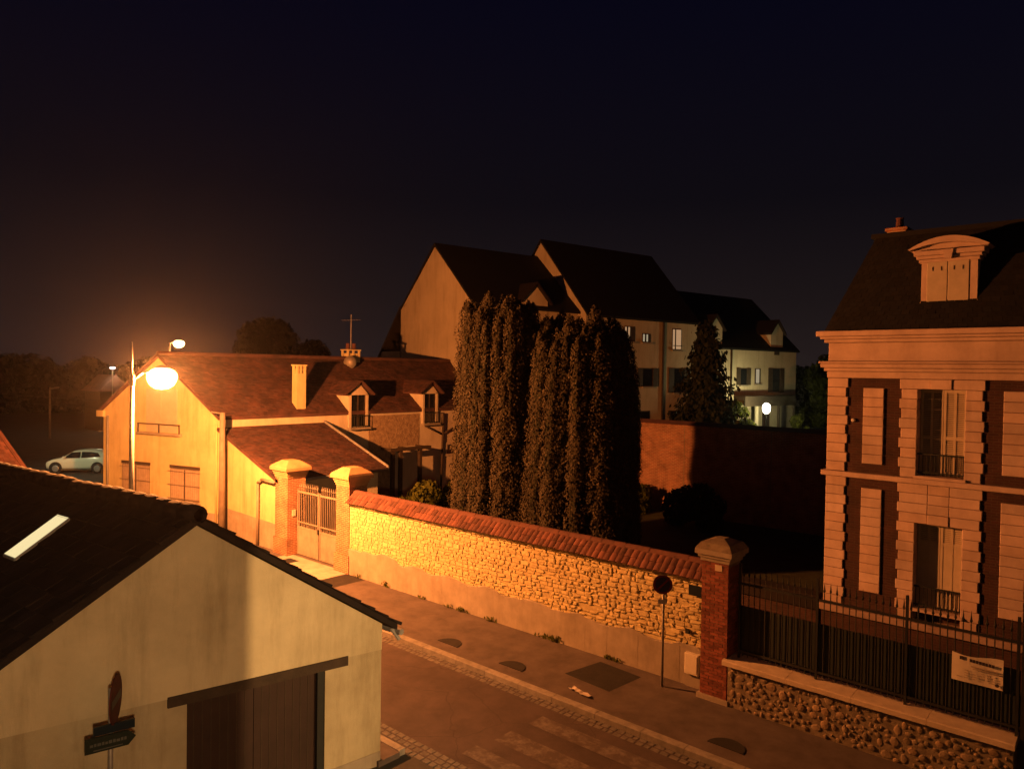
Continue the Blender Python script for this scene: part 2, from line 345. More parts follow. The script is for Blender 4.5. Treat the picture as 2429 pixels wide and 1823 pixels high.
npav = MB().prism([(-34.6, 9.1), (-20.4, 7.2), (-10.35, 8.2), (-10.35, 8.68), (-20, 8.72), (-33, 9.18)], 'z', -.12, 0).build('near_pavement', 'pavement'); struct(npav)
npav2 = MB().prism([(.2, -14), (.2, 7.6), (14, 7.6), (14, 8.75), (-.4, 8.75), (-.9, 8.3), (-.9, -14)], 'z', -.12, 0).build('near_corner_pavement', 'pavement'); struct(npav2)
lawn = struct(sheet('garden_lawn', [(-29, 15.2), (40, 15.2), (40, 33.1), (-29, 33.1)], -.02, 'soil'))
hill = MB(); hill.add([(-60, 33.3, 2.2), (80, 33.3, 2.2), (200, 240, 3.0), (-70, 240, 3.0), (-60, 33.3, -.2), (80, 33.3, -.2)], [(0, 1, 2, 3), (4, 5, 1, 0)])
struct(hill.build('raised_terrain', 'land'))

# apron, tarmac trench, half-moon patches on the pavement
ap = sheet('gate_apron', [(-24.4, 12.75), (-20.75, 12.75), (-20.75, 15.1), (-24.4, 15.1)], .004, 'concrete', None, pav)
sheet('tarmac_trench', [(-20.72, 12.75), (-19.72, 12.75), (-19.72, 14.96), (-20.72, 14.96)], .004, 'tarmac_patch', None, pav)
sheet('drain_cover', [(-23.9, 14.3), (-23.3, 14.3), (-23.3, 14.75), (-23.9, 14.75)], .009, 'tarmac_patch', None, pav)
sheet('tarmac_patch', [(-10.3, 13.55), (-9.0, 13.45), (-8.9, 14.6), (-10.1, 14.7)], .004, 'tarmac_patch', None, pav)
for x in (-13.6, -11.45, -6.05):
    mb = MB(); pts = [(x-.36, 12.93), (x+.36, 12.93)] + [(x+.36*math.cos(t), 12.93+.36*math.sin(t)*1.05) for t in [math.pi*i/12 for i in range(1, 12)]]
    mb.prism(pts, 'z', .001, .014); mb.build('half_moon_cover', 'tarmac_patch', pav)
# kerb stones
x = -25.4; k = 0
while x < 1.5:
    l = R(.93, 1.22)
    mb = MB(); mb.add([(x+.006, 12.35, -.16), (x+l-.006, 12.35, -.16), (x+l-.006, 12.55, -.16), (x+.006, 12.55, -.16), (x+.006, 12.365, .0), (x+l-.006, 12.365, .0), (x+l-.006, 12.39, .012), (x+.006, 12.39, .012), (x+.006, 12.55, .012), (x+l-.006, 12.55, .012)],
        [(0, 1, 5, 4), (4, 5, 6, 7), (7, 6, 9, 8), (0, 4, 7, 8, 3), (1, 2, 9, 6, 5), (2, 3, 8, 9)], T(.16))
    o = mb.build('kerb_stone', 'kerb', pav); x += l; k += 1
x = -20
while x < -10.4:
    l = R(.9, 1.2); MB().box(x+.006, min(x+l, -10.37)-.006, 8.68, 8.83, -.16, .012, T(.16)).build('kerb_stone', 'kerb', npav); x += l
# gutter setts
mb = MB()
for row in range(2):
    x = -25
    while x < 1.5:
        l = R(.12, .22); y = 12.345-row*.15
        mb.cbox(x, x+l-.012, 0, .12, y-.138, y, .012, T(.3)) if False else mb.add([(x, y-.138, -.12), (x+l-.012, y-.138, -.12), (x+l-.012, y, -.12), (x, y, -.12), (x+.015, y-.123, -.094+R(-.003, .003)), (x+l-.027, y-.123, -.094+R(-.003, .003)), (x+l-.027, y-.015, -.094), (x+.015, y-.015, -.085)], [(4, 5, 6, 7), (0, 1, 5, 4), (1, 2, 6, 5), (2, 3, 7, 6), (3, 0, 4, 7)], T(.14))
        x += l
for row in range(3):
    x = -20
    while x < -8.6:
        l = R(.12, .22); y = 8.99+row*.15
        mb.add([(x, y-.138, -.12), (x+l-.012, y-.138, -.12), (x+l-.012, y, -.12), (x, y, -.12), (x+.015, y-.123, -.094+R(-.003, .003)), (x+l-.027, y-.123, -.094+R(-.003, .003)), (x+l-.027, y-.015, -.094), (x+.015, y-.015, -.085)], [(4, 5, 6, 7), (0, 1, 5, 4), (1, 2, 6, 5), (2, 3, 7, 6), (3, 0, 4, 7)], T(.14))
        x += l
road = bpy.data.objects['road']
stuff(mb.build('gutter_setts', 'sett', road))
for y0, y1, xa in ((9.55, 9.95, -9.62), (10.32, 10.82, -9.52), (11.28, 11.72, -9.46)):
    mb = MB(); n = 40
    mb.add([(xa+i*.1, y, -.094) for i in range(n+1) for y in (y0, y1)], [(2*i, 2*i+2, 2*i+3, 2*i+1) for i in range(n)])
    mb.build('crossing_stripe', 'paint', road)

# ------------------------------------------------------------------ street lamps
def street_lamp(base, h, arm, label, lens, light_c, watts, group=None, spike=0, bowl=.30, rad=.12, aim=None):
    x, y, _ = base; t = thing('street_lamp', base, label, 'street lamp', group)
    mb = MB(); mb.tube((x, y, base[2]), (x, y, base[2]+.9), .105, .10, 14).tube((x, y, base[2]+.9), (x, y, h), .085, .052, 14)
    if spike: mb.tube((x, y, h), (x, y, h+spike), .028, .018, 8)
    mb.build('post', 'pole_steel', t, True)
    ax, ay = arm; pts = [(x, y, h-.18), (x+ax*.35, y+ay*.35, h+.05), (x+ax*.75, y+ay*.75, h+.12), (x+ax, y+ay, h+.10)]
    mb = MB()
    for a, b in zip(pts, pts[1:]): mb.tube(a, b, .034, .032, 8)
    mb.tube((x, y, h-.32), (x, y, h-.02), .075, .075, 12); mb.build('arm', 'pole_steel', t, True)
    hx, hy, hz = x+ax, y+ay, h
    MB().lathe([(.02, .29), (bowl*.25, .27), (bowl*.46, .22), (bowl*.48, .18), (bowl*.3, .18)], (hx, hy, hz), 20).build('lamp_head', 'pole_steel', t, True)
    MB().lathe([(bowl*.44, .19), (bowl*.80, .12), (bowl*.96, .03), (bowl, -.07), (bowl*.94, -.18), (bowl*.78, -.31), (bowl*.45, -.41), (.02, -.44)], (hx, hy, hz), 20).build('lamp_bowl', lens, t, True)
    ld = bpy.data.lights.new('lamp_light', 'SPOT' if aim else 'POINT'); ld.energy = watts; ld.color = light_c; ld.shadow_soft_size = rad
    lo = link(bpy.data.objects.new('lamp_light', ld)); lo.location = (hx, hy, hz-.14)
    if aim:
        ld.spot_size = math.radians(27); ld.spot_blend = .8
        lo.rotation_euler = (Vector(aim)-Vector(lo.location)).to_track_quat('-Z', 'Y').to_euler()
    parent(lo, t); return t
street_lamp((-22.3, 8.58, 0), 6.72, (0, .85), 'lit orange street lamp standing in front of the gabled house', 'lens_sodium', SODIUM, MAIN_W, 'street lamps along the road', spike=.95, bowl=.42)
street_lamp((-65.2, 28.2, -.1), 9.0, (0, .8), 'distant lit orange street lamp seen above the long tiled roof', 'lens_far', SODIUM, FARLAMP_W, 'street lamps along the road', bowl=.46)
street_lamp((13, 8.4, 0), 7.2, (0, .9), 'lit street lamp farther along the near pavement, right of the crossing', 'lens_warm', LAMP2_C, LAMP2_W, 'street lamps along the road', bowl=.26, aim=(-10.5, 6.2, 2.6))

# ------------------------------------------------------------------ street wall with rubble stones and tile coping
XW0, XW1, YW = -20.66, -7.48, 15.0
wall = thing('street_wall', ((XW0+XW1)/2, YW, 0), 'long rubble stone boundary wall with clay tile coping beside the pavement', 'wall')
MB().box(XW0, XW1, YW+.015, YW+.42, -.1, 2.44).build('wall_core', 'mortar', wall)
mb = MB()
n = 60; top = [(XW0+(XW1-XW0)*i/n, .84+.05*math.sin(i*.9)+R(-.03, .03)+(.10 if 3 < i < 12 else 0)) for i in range(n+1)]
for i in range(n):
    (xa, za), (xb, zb) = top[i], top[i+1]; y = YW-.02-R(0, .004)
    mb.add([(xa, y, -.05), (xb, y, -.05), (xb, y, zb), (xa, y, za), (xa, YW+.03, za+.03), (xb, YW+.03, zb+.03)], [(0, 1, 2, 3), (3, 2, 5, 4)])
mb.build('render_band', 'cement', wall)
MB().cbox(XW0, XW1, YW-.055, YW+.3, 2.335, 2.425, .012).build('string_moulding', 'mortar', wall)
def stone_mesh(mb, x0, x1, z0, z1, proud, y, tint, rag=.02):
    w, h = x1-x0, z1-z0; c = min(w, h)*.22
    pts = [(x0+c, z0), (x1-c, z0), (x1, z0+c), (x1, z1-c), (x1-c, z1), (x0+c, z1), (x0, z1-c), (x0, z0+c)]
    pts = [(px+R(-rag, rag), pz+R(-rag, rag)) for px, pz in pts]; cx, cz = (x0+x1)/2, (z0+z1)/2; k = 1-min(.32, .022/min(w, h)*1.6)
    tilt = R(-.004, .004)
    v = [(px, y+.012, pz) for px, pz in pts] + [(px, y-proud*.55, pz) for px, pz in [(cx+(a-cx)*.97, cz+(b-cz)*.97) for a, b in pts]] + [(cx+(a-cx)*k, y-proud+R(-.004, .004)+tilt*(a-cx)/w, cz+(b-cz)*k) for a, b in pts]
    f = [(i, (i+1) % 8, (i+1) % 8+8, i+8) for i in range(8)] + [(i+8, (i+1) % 8+8, (i+1) % 8+16, i+16) for i in range(8)] + [tuple(range(16, 24))]
    mb.add(v, f, tint)
stones = []
z = .80
while z < 2.32:
    h = min(R(.075, .155), 2.335-z)
    if h < .06: break
    x = XW0+.02
    while x < XW1-.05:
        w = min(R(.09, .31)*(.75+h*2.4), XW1-.01-x)
        fx = (x-XW0)/(XW1-XW0)
        split = h > .125 and R(0, 1) < .22
        g = R(.006, .02)
        for za, zb in (((z, z+h*.5), (z+h*.5, z+h)) if split else ((z, z+h),)):
            stones.append((x+g, x+w-g, za+g*.8+R(0, .012), zb-g*.8+R(-.012, .006), (.002+.016*min(1, fx*1.25)**1.4)*R(.2, 1.2), tcol(.13, .03)))
        x += w
    z += h
stones = [s for s in stones if s[1]-s[0] > .06 and s[3]-s[2] > .035 and not (s[3] < .92 and R(0, 1) < .3)]
def showsize(s):
    d = abs(s[0])*.665+15*.747; return (s[1]-s[0])*(s[3]-s[2])/d/d*(1 if s[4] > .012 else .4)
stones.sort(key=showsize, reverse=True)
for s in stones[:300]:
    mb = MB(); stone_mesh(mb, s[0], s[1], s[2], s[3], s[4], YW, s[5]); mb.build('stone', 'rubble', wall)
mb = MB()
for s in stones[300:]: stone_mesh(mb, s[0], s[1], s[2], s[3], s[4], YW, s[5])
stuff(mb.build('small_stones', 'rubble', wall))
# coping: bedding, two courses of flat tiles, ridge tiles
MB().prism([(14.90, 2.425), (15.44, 2.425), (15.44, 2.50), (15.24, 2.74), (15.18, 2.74), (14.90, 2.47)], 'x', XW0, XW1).build('coping_bed', 'mortar', wall)
x = XW0; tw = .172
cm = MB()
def coping_tile(y0, z0, y1, z1, name='coping_tile'):
    mb = MB(); w = tw*.93; ny, nz = -(z1-z0), (y1-y0); l = math.hypot(ny, nz); ny /= l; nz /= l; th = .022
    prof = []
    for i in range(5):
        u = i/4; px = -w/2+w*u; a = .016*math.sin(math.pi*u); prof.append((px, a))
    v = []
    for (yy, zz, e) in ((y0, z0, .012), (y1, z1, 0)):
        for px, a in prof: v.append((px, yy+ny*(a+th+e), zz+nz*(a+th+e)))
        for px, a in prof: v.append((px, yy+ny*(a+e), zz+nz*(a+e)))
    f = [(i, i+1, i+11, i+10) for i in range(4)] + [(i+5, i, i+10, i+15) for i in (0, 4)] + [(5+i, 6+i, 1+i, i) for i in range(4)]
    mb.add(v, f); return mb.mesh(name)
var = []
for i in range(6):
    me1 = coping_tile(14.83, 2.435, 15.08, 2.66); me2 = coping_tile(14.99, 2.585, 15.235, 2.80)
    k = .7+.13*i
    for me in (me1, me2):
        a = me.attributes['tint']; a.data.foreach_set('color', [k*1.05, k, k*.95, 1]*len(me.polygons)); me.materials.append(M['tile'])
    var.append((me1, me2))
i = 0
while x+tw/2 < XW1:
    for q in (0, 1):
        o = link(bpy.data.objects.new('coping_tile', random.choice(var)[q])); o.location = (x+tw/2, R(-.012, .012), R(-.006, .006)); o.rotation_euler = (R(-.025, .025), 0, R(-.04, .04)*.4)
        # keep rotation pivot small: tiles rotate about their own axis only slightly
        o.rotation_euler = (0, R(-.03, .03), 0); parent(o, wall)
        o.location = (x+tw/2-math.sin(o.rotation_euler[1])*2.6, R(-.012, .012), R(-.005, .005))
    x += tw
x = XW0
rm = MB(); rm.lathe([(.095, 0), (.10, .36)], (0, 0, 0), 12, 'x'); rme = rm.mesh('ridge_tile'); rme.materials.append(M['tile'])
while x < XW1-.2:
    o = link(bpy.data.objects.new('ridge_tile', rme)); o.location = (x, 15.225, 2.755+R(-.004, .004)); parent(o, wall); x += .34

# ------------------------------------------------------------------ gate pillars and gate
def pillar(x0, x1, y0, y1, h, label, capover=.1):
    t = thing('gate_pillar', ((x0+x1)/2, (y0+y1)/2, 0), label, 'gate pillar')
    MB().box(x0, x1, y0, y1, -.1, h-.62).build('brick_shaft', 'brick', t)
    MB().box(x0-.05, x1+.05, y0-.05, y1+.05, -.1, .62).build('plinth', 'brick', t)
    mb = MB()
    for i, e in enumerate((.02, .05, .08)): mb.box(x0-e, x1+e, y0-e, y1+e, h-.62+i*.085, h-.62+(i+1)*.085-.008)
    mb.build('corbel_band', 'cap_terracotta', t)
    e = capover+.06; zc = h-.36; cx, cy = (x0+x1)/2, (y0+y1)/2; s = .42
    mb = MB(); a = [(x0-e, y0-e), (x1+e, y0-e), (x1+e, y1+e), (x0-e, y1+e)]; b = [(cx+(p-cx)*s, cy+(q-cy)*s) for p, q in a]
    c = [(cx+(p-cx)*.92, cy+(q-cy)*.92) for p, q in a]
    v = [(p, q, zc) for p, q in a]+[(p, q, zc+.10) for p, q in a]+[(p, q, zc+.17) for p, q in c]+[(p, q, h) for p, q in b]
    mb.add(v, [(3, 2, 1, 0), (12, 13, 14, 15)]+[(i+4*k, (i+1) % 4+4*k, (i+1) % 4+4*k+4, i+4*k+4) for k in range(3) for i in range(4)])
    mb.build('capstone', 'cap_terracotta', t); return t
pl = pillar(-25.15, -24.3, 14.86, 15.62, 3.5, 'brick gate pillar nearer the gabled house, with letter plate on its side')
MB().box(-24.296, -24.275, 15.05, 15.2, 1.45, 1.68).build('bell_plate', 'cream_metal', pl)
pillar(-21.43, -20.68, 15.0, 15.75, 3.58, 'brick gate pillar at the end of the long stone wall')
gate = thing('iron_gate', (-22.85, 15.3, 0), 'double leaf metal gate with spiked bars between the two brick pillars', 'gate')
for xa, xb in ((-24.27, -22.87), (-22.83, -21.45)):
    lf = MB(); lf.box(xa, xb, 15.28, 15.31, .05, 1.03); lf.build('gate_panel', 'gate_paint', gate)
    fr = MB()
    for z0, z1 in ((.03, .10), (1.0, 1.07), (2.33, 2.39), (1.22, 1.25)): fr.box(xa, xb, 15.265, 15.325, z0, z1)
    for xx in (xa, xb-.05): fr.box(xx, xx+.05, 15.262, 15.328, .03, 2.45)
    fr.build('gate_frame', 'gate_paint', gate)
    n = 11
    bm_ = MB().tube((0, 0, 1.03), (0, 0, 2.52), .012, .012, 6).lathe([(.004, 2.52), (.026, 2.56), (.018, 2.60), (.002, 2.72)], (0, 0, 0), 6).mesh('gate_bar'); bm_.materials.append(M['gate_paint'])
    for i in range(n):
        o = link(bpy.data.objects.new('gate_bar', bm_)); o.location = (xa+.06+(xb-xa-.12)*(i+.5)/n, 15.295, 0); parent(o, gate)
    sp = MB().tube((0, 0, 1.07), (.05, 0, 1.22), .007, .004, 5).tube((0, 0, 1.07), (-.05, 0, 1.22), .007, .004, 5).mesh('spike'); sp.materials.append(M['gate_paint'])
    for i in range(7):
        o = link(bpy.data.objects.new('spike', sp)); o.location = (xa+.12+(xb-xa-.24)*i/6, 15.255, 0); parent(o, gate)
MB().box(-22.90, -22.84, 15.22, 15.26, .95, 1.12).build('lock_case', 'iron', gate)

# ------------------------------------------------------------------ near brick pillar (bricks one by one), low flint wall, railings
npil = thing('brick_pillar', (-7.12, 14.95, 0), 'tall brick pillar with stone cap between stone wall and iron railings', 'pillar')
px0, px1, py0, py1 = -7.44, -6.84, 14.62, 15.22
MB().box(px0+.008, px1-.008, py0+.008, py1-.008, -.1, 3.02).build('mortar_core', 'flint_mortar', npil)
bvar = []
def brick_me(w, d, k):
    mb = MB(); c = .006; hh = .0285
    mb.add([(-w, -d, -hh), (w, -d, -hh), (w, d, -hh), (-w, d, -hh), (-w, -d, hh), (w, -d, hh), (w, d, hh), (-w, d, hh)], [(3, 2, 1, 0), (4, 5, 6, 7), (0, 1, 5, 4), (1, 2, 6, 5), (2, 3, 7, 6), (3, 0, 4, 7)], (k, k*.97, k*.95))
    me = mb.mesh('brick'); me.materials.append(M['brick_unit']); return me
front = [[brick_me(w, .03, k) for k in (.7, .9, 1.05, 1.25)] for w in (.0975, .0445)]
side = [[brick_me(.03, w, k) for k in (.7, .9, 1.05, 1.25)] for w in (.0975, .0445)]
cnt = 0; extra = MB()
for c in range(44):
    zc = .03+.0685*c+.03
    lay = [1, 0, 0, 1] if c % 2 else [0, 0, 0]   # 0 stretcher, 1 header
    L_ = [.207, .1015]; tot = sum(L_[q] for q in lay)
    for face in ('f', 's'):
        p = -tot/2
        for q in lay:
            mid = p+L_[q]/2; p += L_[q]
            me = random.choice((front if face == 'f' else side)[q])
            loc = ((px0+px1)/2+mid, py0+.028, zc) if face == 'f' else (px1-.028, (py0+py1)/2+mid, zc)
            if face == 's' and cnt >= 296:
                continue
            o = link(bpy.data.objects.new('brick', me)); o.location = (loc[0], loc[1]+(R(-.003, .003) if face == 'f' else 0), loc[2]); parent(o, npil); cnt += 1
MB().box(px0-.06, px1+.06, py0-.06, py1+.06, -.1, .10).build('footing', 'cement', npil)
mb = MB()
for i, (e, z0, z1) in enumerate(((.03, 2.98, 3.06), (.07, 3.06, 3.13), (.12, 3.13, 3.24))): mb.box(px0-e, px1+e, py0-e, py1+e, z0, z1-.004)
mb.build('cap_moulding', 'cement', npil)
cx, cy, e = (px0+px1)/2, (py0+py1)/2, .12
mb = MB(); a = [(px0-e, py0-e), (px1+e, py0-e), (px1+e, py1+e), (px0-e, py1+e)]
mb.add([(p, q, 3.24) for p, q in a]+[(cx+(p-cx)*.78, cy+(q-cy)*.78, 3.37) for p, q in a]+[(cx+(p-cx)*.25, cy+(q-cy)*.25, 3.46) for p, q in a], [(i+4*k, (i+1) % 4+4*k, (i+1) % 4+4*k+4, i+4*k+4) for k in range(2) for i in range(4)]+[(8, 9, 10, 11)])
mb.build('capstone', 'flint_mortar', npil)
MB().box(-7.14, -6.98, py0-.012, py0+.01, 2.80, 2.93).build('stone_inset', 'coping_stone', npil)

low = thing('low_wall', (-4.2, 14.8, 0), 'low flint rubble wall with pale stone coping under the iron railings', 'wall')
LX0, LX1, LY0, LY1 = -6.80, -1.78, 14.58, 14.98
MB().box(LX0, LX1, LY0+.015, LY1, -.1, .86).build('wall_core', 'flint_mortar', low)
fl = []
for i in range(1500):
    x, z = R(LX0+.05, LX1-.05), R(.03, .83); r = R(.035, .12)*R(.6, 1)
    if all((x-a)**2+(z-b)**2 > ((r+c)*.92)**2 for a, b, c in fl): fl.append((x, z, r))
fl.sort(key=lambda s: -s[2])
rest = MB()
for i, (x, z, r) in enumerate(fl):
    mb = MB() if i < 290 else rest; n = 8; st = R(.75, 1.3); ph = R(0, 3)
    ring = [(x+r*st*math.cos(6.283*j/n+ph)*R(.82, 1.1), z+r/st*math.sin(6.283*j/n+ph)*R(.82, 1.1)) for j in range(n)]
    pr = R(.006, .020)
    mb.add([(a, LY0+.02, b) for a, b in ring]+[(x+(a-x)*.72, LY0+.012-pr, z+(b-z)*.72) for a, b in ring]+[(x, LY0+.008-pr*1.25, z)], [(j, (j+1) % n, (j+1) % n+n, j+n) for j in range(n)]+[(j+n, (j+1) % n+n, 2*n) for j in range(n)], tcol(.22, .05) if R(0, 1) > .06 else (1.45, 1.4, 1.3))
    if i < 290: mb.build('flint', 'flint', low)
if rest.v: stuff(rest.build('small_flints', 'flint', low))
xs = [LX0-.1, -5.55, -4.32, -3.05, LX1+.03]
for a, b in zip(xs, xs[1:]):
    MB().add([(a+.003, LY0-.07, .87), (b-.003, LY0-.07, .87), (b-.003, LY1+.06, .87), (a+.003, LY1+.06, .87), (a+.003, LY0-.07, .955), (b-.003, LY0-.07, .955), (b-.003, LY1+.06, 1.01), (a+.003, LY1+.06, 1.01), (a+.003, LY0-.05, .975), (b-.003, LY0-.05, .975)],
        [(3, 2, 1, 0), (0, 1, 5, 4), (4, 5, 9, 8), (8, 9, 6, 7), (2, 3, 7, 6), (0, 4, 8, 7, 3), (1, 2, 6, 9, 5)]).build('coping_slab', 'coping_stone', low)
rail = thing('iron_railings', (-4.2, 14.84, 1.0), 'dark iron railings with spear tips and sheet backing on the low wall', 'railings')
for z0 in (1.12, 2.55): MB().box(-6.72, LX1+.05, 14.835, 14.875, z0, z0+.045).build('rail', 'iron', rail)
MB().box(-6.70, LX1+.04, 14.885, 14.889, 1.10, 2.10).build('backing_sheet', 'sheet', rail)
for x in (-6.7, -5.1, -3.5, -1.8): MB().box(x, x+.045, 14.832, 14.878, .99, 3.0).build('railing_post', 'iron', rail)
bme = MB().tube((0, 0, 1.05), (0, 0, 2.72), .011, .011, 6).lathe([(.003, 2.72), (.024, 2.77), (.014, 2.81), (.001, 2.95)], (0, 0, 0), 6).mesh('railing_bar'); bme.materials.append(M['iron'])
x = -6.6
while x < LX1:
    o = link(bpy.data.objects.new('railing_bar', bme)); o.location = (x, 14.855, R(-.008, .008)); parent(o, rail); x += .118
# side gate post of the next bay
gp = thing('railing_gate', (-1.3, 14.9, 0), 'dark sheet metal gate at the right end of the low wall', 'gate')
MB().box(LX1+.06, -.5, 14.86, 14.90, .05, 2.3).build('gate_panel', 'sheet', gp); MB().box(LX1+.06, LX1+.13, 14.80, 14.93, 0, 2.9).build('gate_post', 'iron', gp)
ban = thing('banner', (-2.36, 14.80, 1.6), 'white rectangular notice banner tied to the iron railings', 'banner')
mb = MB(); n = 8
for i in range(n+1):
    u = i/n; x = -2.74+.76*u; sag = .035*math.sin(math.pi*u*1.6)
    mb.v += [(x, 14.82-.006*math.sin(u*7), 1.70-.0*u), (x, 14.815-.01*math.sin(u*5), 2.19-sag*.9)]
mb.f = [(2*i, 2*i+2, 2*i+3, 2*i+1) for i in range(n)]; mb.t = [1.0]*n
bo = mb.build('cloth', 'white_board', ban)
sm = bo.modifiers.new('thickness', 'SOLIDIFY'); sm.thickness = .004
def bar(mb, x0, x1, z0, z1): mb.box(x0, x1, 14.797, 14.800, z0, z1)
mb = MB()
for a, b in ((-2.62, -2.59), (-2.585, -2.545)): bar(mb, a, b, 2.085, 2.145)
xx = -2.47
for i in range(8): bar(mb, xx, xx+.038, 2.075-.002*i, 2.125-.002*i); xx += .047
stuff(mb.build('heading_print', 'ink', bo))
mb = MB()
for z0, a, b in ((1.99, -2.45, -2.05), (1.955, -2.42, -2.04)): bar(mb, a, b, z0, z0+.02)
for i in range(5):
    for j in range(4):
        if R(0, 1) < .75: bar(mb, -2.66+i*.12, -2.66+i*.12+R(.04, .09), 1.78+j*.042, 1.795+j*.042)
stuff(mb.build('small_print', 'faint_ink', bo))
MB().lathe([(.03, -.003), (.03, 0)], (-2.06, 14.799, 1.775), 14, 'y').build('stamp_mark', 'ink', bo)

# ------------------------------------------------------------------ no-parking sign, name plate, meter box, litter
sg = thing('no_parking_sign', (-8.30, 14.5, 0), 'round no parking sign on a thin post before the stone wall', 'road sign')
MB().tube((-8.30, 14.5, -.05), (-8.30, 14.5, 2.44), .03, .03, 10).build('post', 'pole_steel', sg, True)
def disc(c, r, off, mname, name, par, nrm, ring=None):
    nv = Vector(nrm).normalized(); a = nv.cross(Vector((0, 0, 1))).normalized(); b = Vector((0, 0, 1)); c = Vector(c)+nv*off
    mb = MB(); n = 28; v = []; f = []
    outer = [c+(a*math.cos(6.2832*i/n)+b*math.sin(6.2832*i/n))*r for i in range(n)]
    if ring:
        inner = [c+(a*math.cos(6.2832*i/n)+b*math.sin(6.2832*i/n))*ring for i in range(n)]
        mb.add(outer+inner, [(i, (i+1) % n, (i+1) % n+n, i+n) for i in range(n)])
    else:
        back = [p-nv*.012 for p in outer]; mb.add(outer+back, [tuple(range(n)), tuple(reversed(range(n, 2*n)))]+[(i, (i+1) % n, (i+1) % n+n, i+n) for i in range(n)])
    return mb.build(name, mname, par)
NS = (.55, -.83, 0); c0 = (-8.30, 14.455, 2.29)
dd = disc(c0, .215, 0, 'sign_blue', 'disc', sg, NS); disc(c0, .215, .003, 'sign_red', 'red_ring', dd, NS, .165)
nv = Vector(NS).normalized(); a = nv.cross(Vector((0, 0, 1))); cc = Vector(c0)+nv*.004
d1 = (a*.707+Vector((0, 0, -.707))); d2 = (a*.707+Vector((0, 0, .707)))
MB().add([cc+d1*.17+d2*.02, cc+d1*.17-d2*.02, cc-d1*.17-d2*.02, cc-d1*.17+d2*.02], [(0, 1, 2, 3)]).build('red_slash', 'sign_red', dd)
q = Vector((-8.30, 14.46, 1.91)); MB().add([q+a*.10+Vector((0, 0, .05)), q+a*.10-Vector((0, 0, .05)), q-a*.10-Vector((0, 0, .05)), q-a*.10+Vector((0, 0, .05)), q+a*.10+Vector((0, 0, .05))-nv*.01, q+a*.10-Vector((0, 0, .05))-nv*.01, q-a*.10-Vector((0, 0, .05))-nv*.01, q-a*.10+Vector((0, 0, .05))-nv*.01], [(0, 1, 2, 3), (7, 6, 5, 4), (0, 4, 5, 1), (1, 5, 6, 2), (2, 6, 7, 3), (3, 7, 4, 0)]).build('lower_plate', 'sign_white', sg)
npl = MB().cbox(-7.92, -7.47, YW-.075, YW-.045, 2.05, 2.28, .008).build('street_name_plate', 'plate_navy'); tag(npl, 'dark enamel street name plate fixed at the top end of the stone wall', 'name plate')
mbx = thing('meter_box', (-7.78, 14.93, .3), 'pale utility meter box at the foot of the stone wall', 'meter box')
MB().cbox(-7.95, -7.62, 14.86, 15.0, .30, .76, .01).build('case', 'cream_metal', mbx); MB().box(-7.92, -7.65, 14.852, 14.862, .34, .72).build('door', 'cream_metal', mbx)
MB().box(-7.97, -7.60, 14.93, 15.0, -.05, .30).build('plinth', 'cement', mbx)
MB().box(-7.99, -7.90, 14.945, 14.99, 1.16, 1.26).build('vent_cover', 'iron', wall)
lt = thing('crumpled_paper', (-9.45, 12.95, .0), 'crumpled white paper lying on the pavement near the kerb', 'litter')
mb = MB(); n = 9
for i in range(n):
    for j in range(3): mb.v.append((-9.75+.62*i/(n-1)+R(-.02, .02), 12.95-.10*i/(n-1)+.07*j+R(-.02, .02), .008+R(0, .045)))
mb.f = [(i*3+j, i*3+j+3, i*3+j+4, i*3+j+1) for i in range(n-1) for j in range(2)]; mb.t = [1.0]*len(mb.f); mb.build('sheet', 'paper', lt)

rng = np.random.default_rng(90)
cl = rng.uniform(XW0+.5, XW1-.6, 16); nn_ = 12
P = np.concatenate([np.stack([c+rng.normal(0, .09, nn_), 14.94+rng.normal(0, .025, nn_), np.abs(rng.normal(.05, .04, nn_))], 1) for c in cl])
stuff(leaf_mesh('weeds', P, np.tile([0, -1, .4], (len(P), 1)), .045, 'leaf', wall, elong=2.4))
# ------------------------------------------------------------------ shed on the near side
GX, GY = -10.4, 8.27; gd = Vector((-.206, -.978, 0)); rd = Vector((-.995, -.095, 0)); W2, ZE, ZR = 3.17, 2.45, 4.58; SL = 12.0
shed = thing('garage_shed', (-13, 5.5, 0), 'rendered garage with pitched tile roof and lit skylight in the lower left', 'shed')
g0 = Vector((GX, GY, 0))
def S(l, s, z): return tuple(g0+gd*l+rd*s+Vector((0, 0, z)))
ND = -rd.cross(gd).z
gn = Vector((.978, -.206, 0))
dl0, dl1, dz = 1.05, 3.26, 1.86   # door opening along the gable
def G(l, z, out=0): return tuple(g0+gd*l+gn*out+Vector((0, 0, z)))
mb = MB(); d = -.30
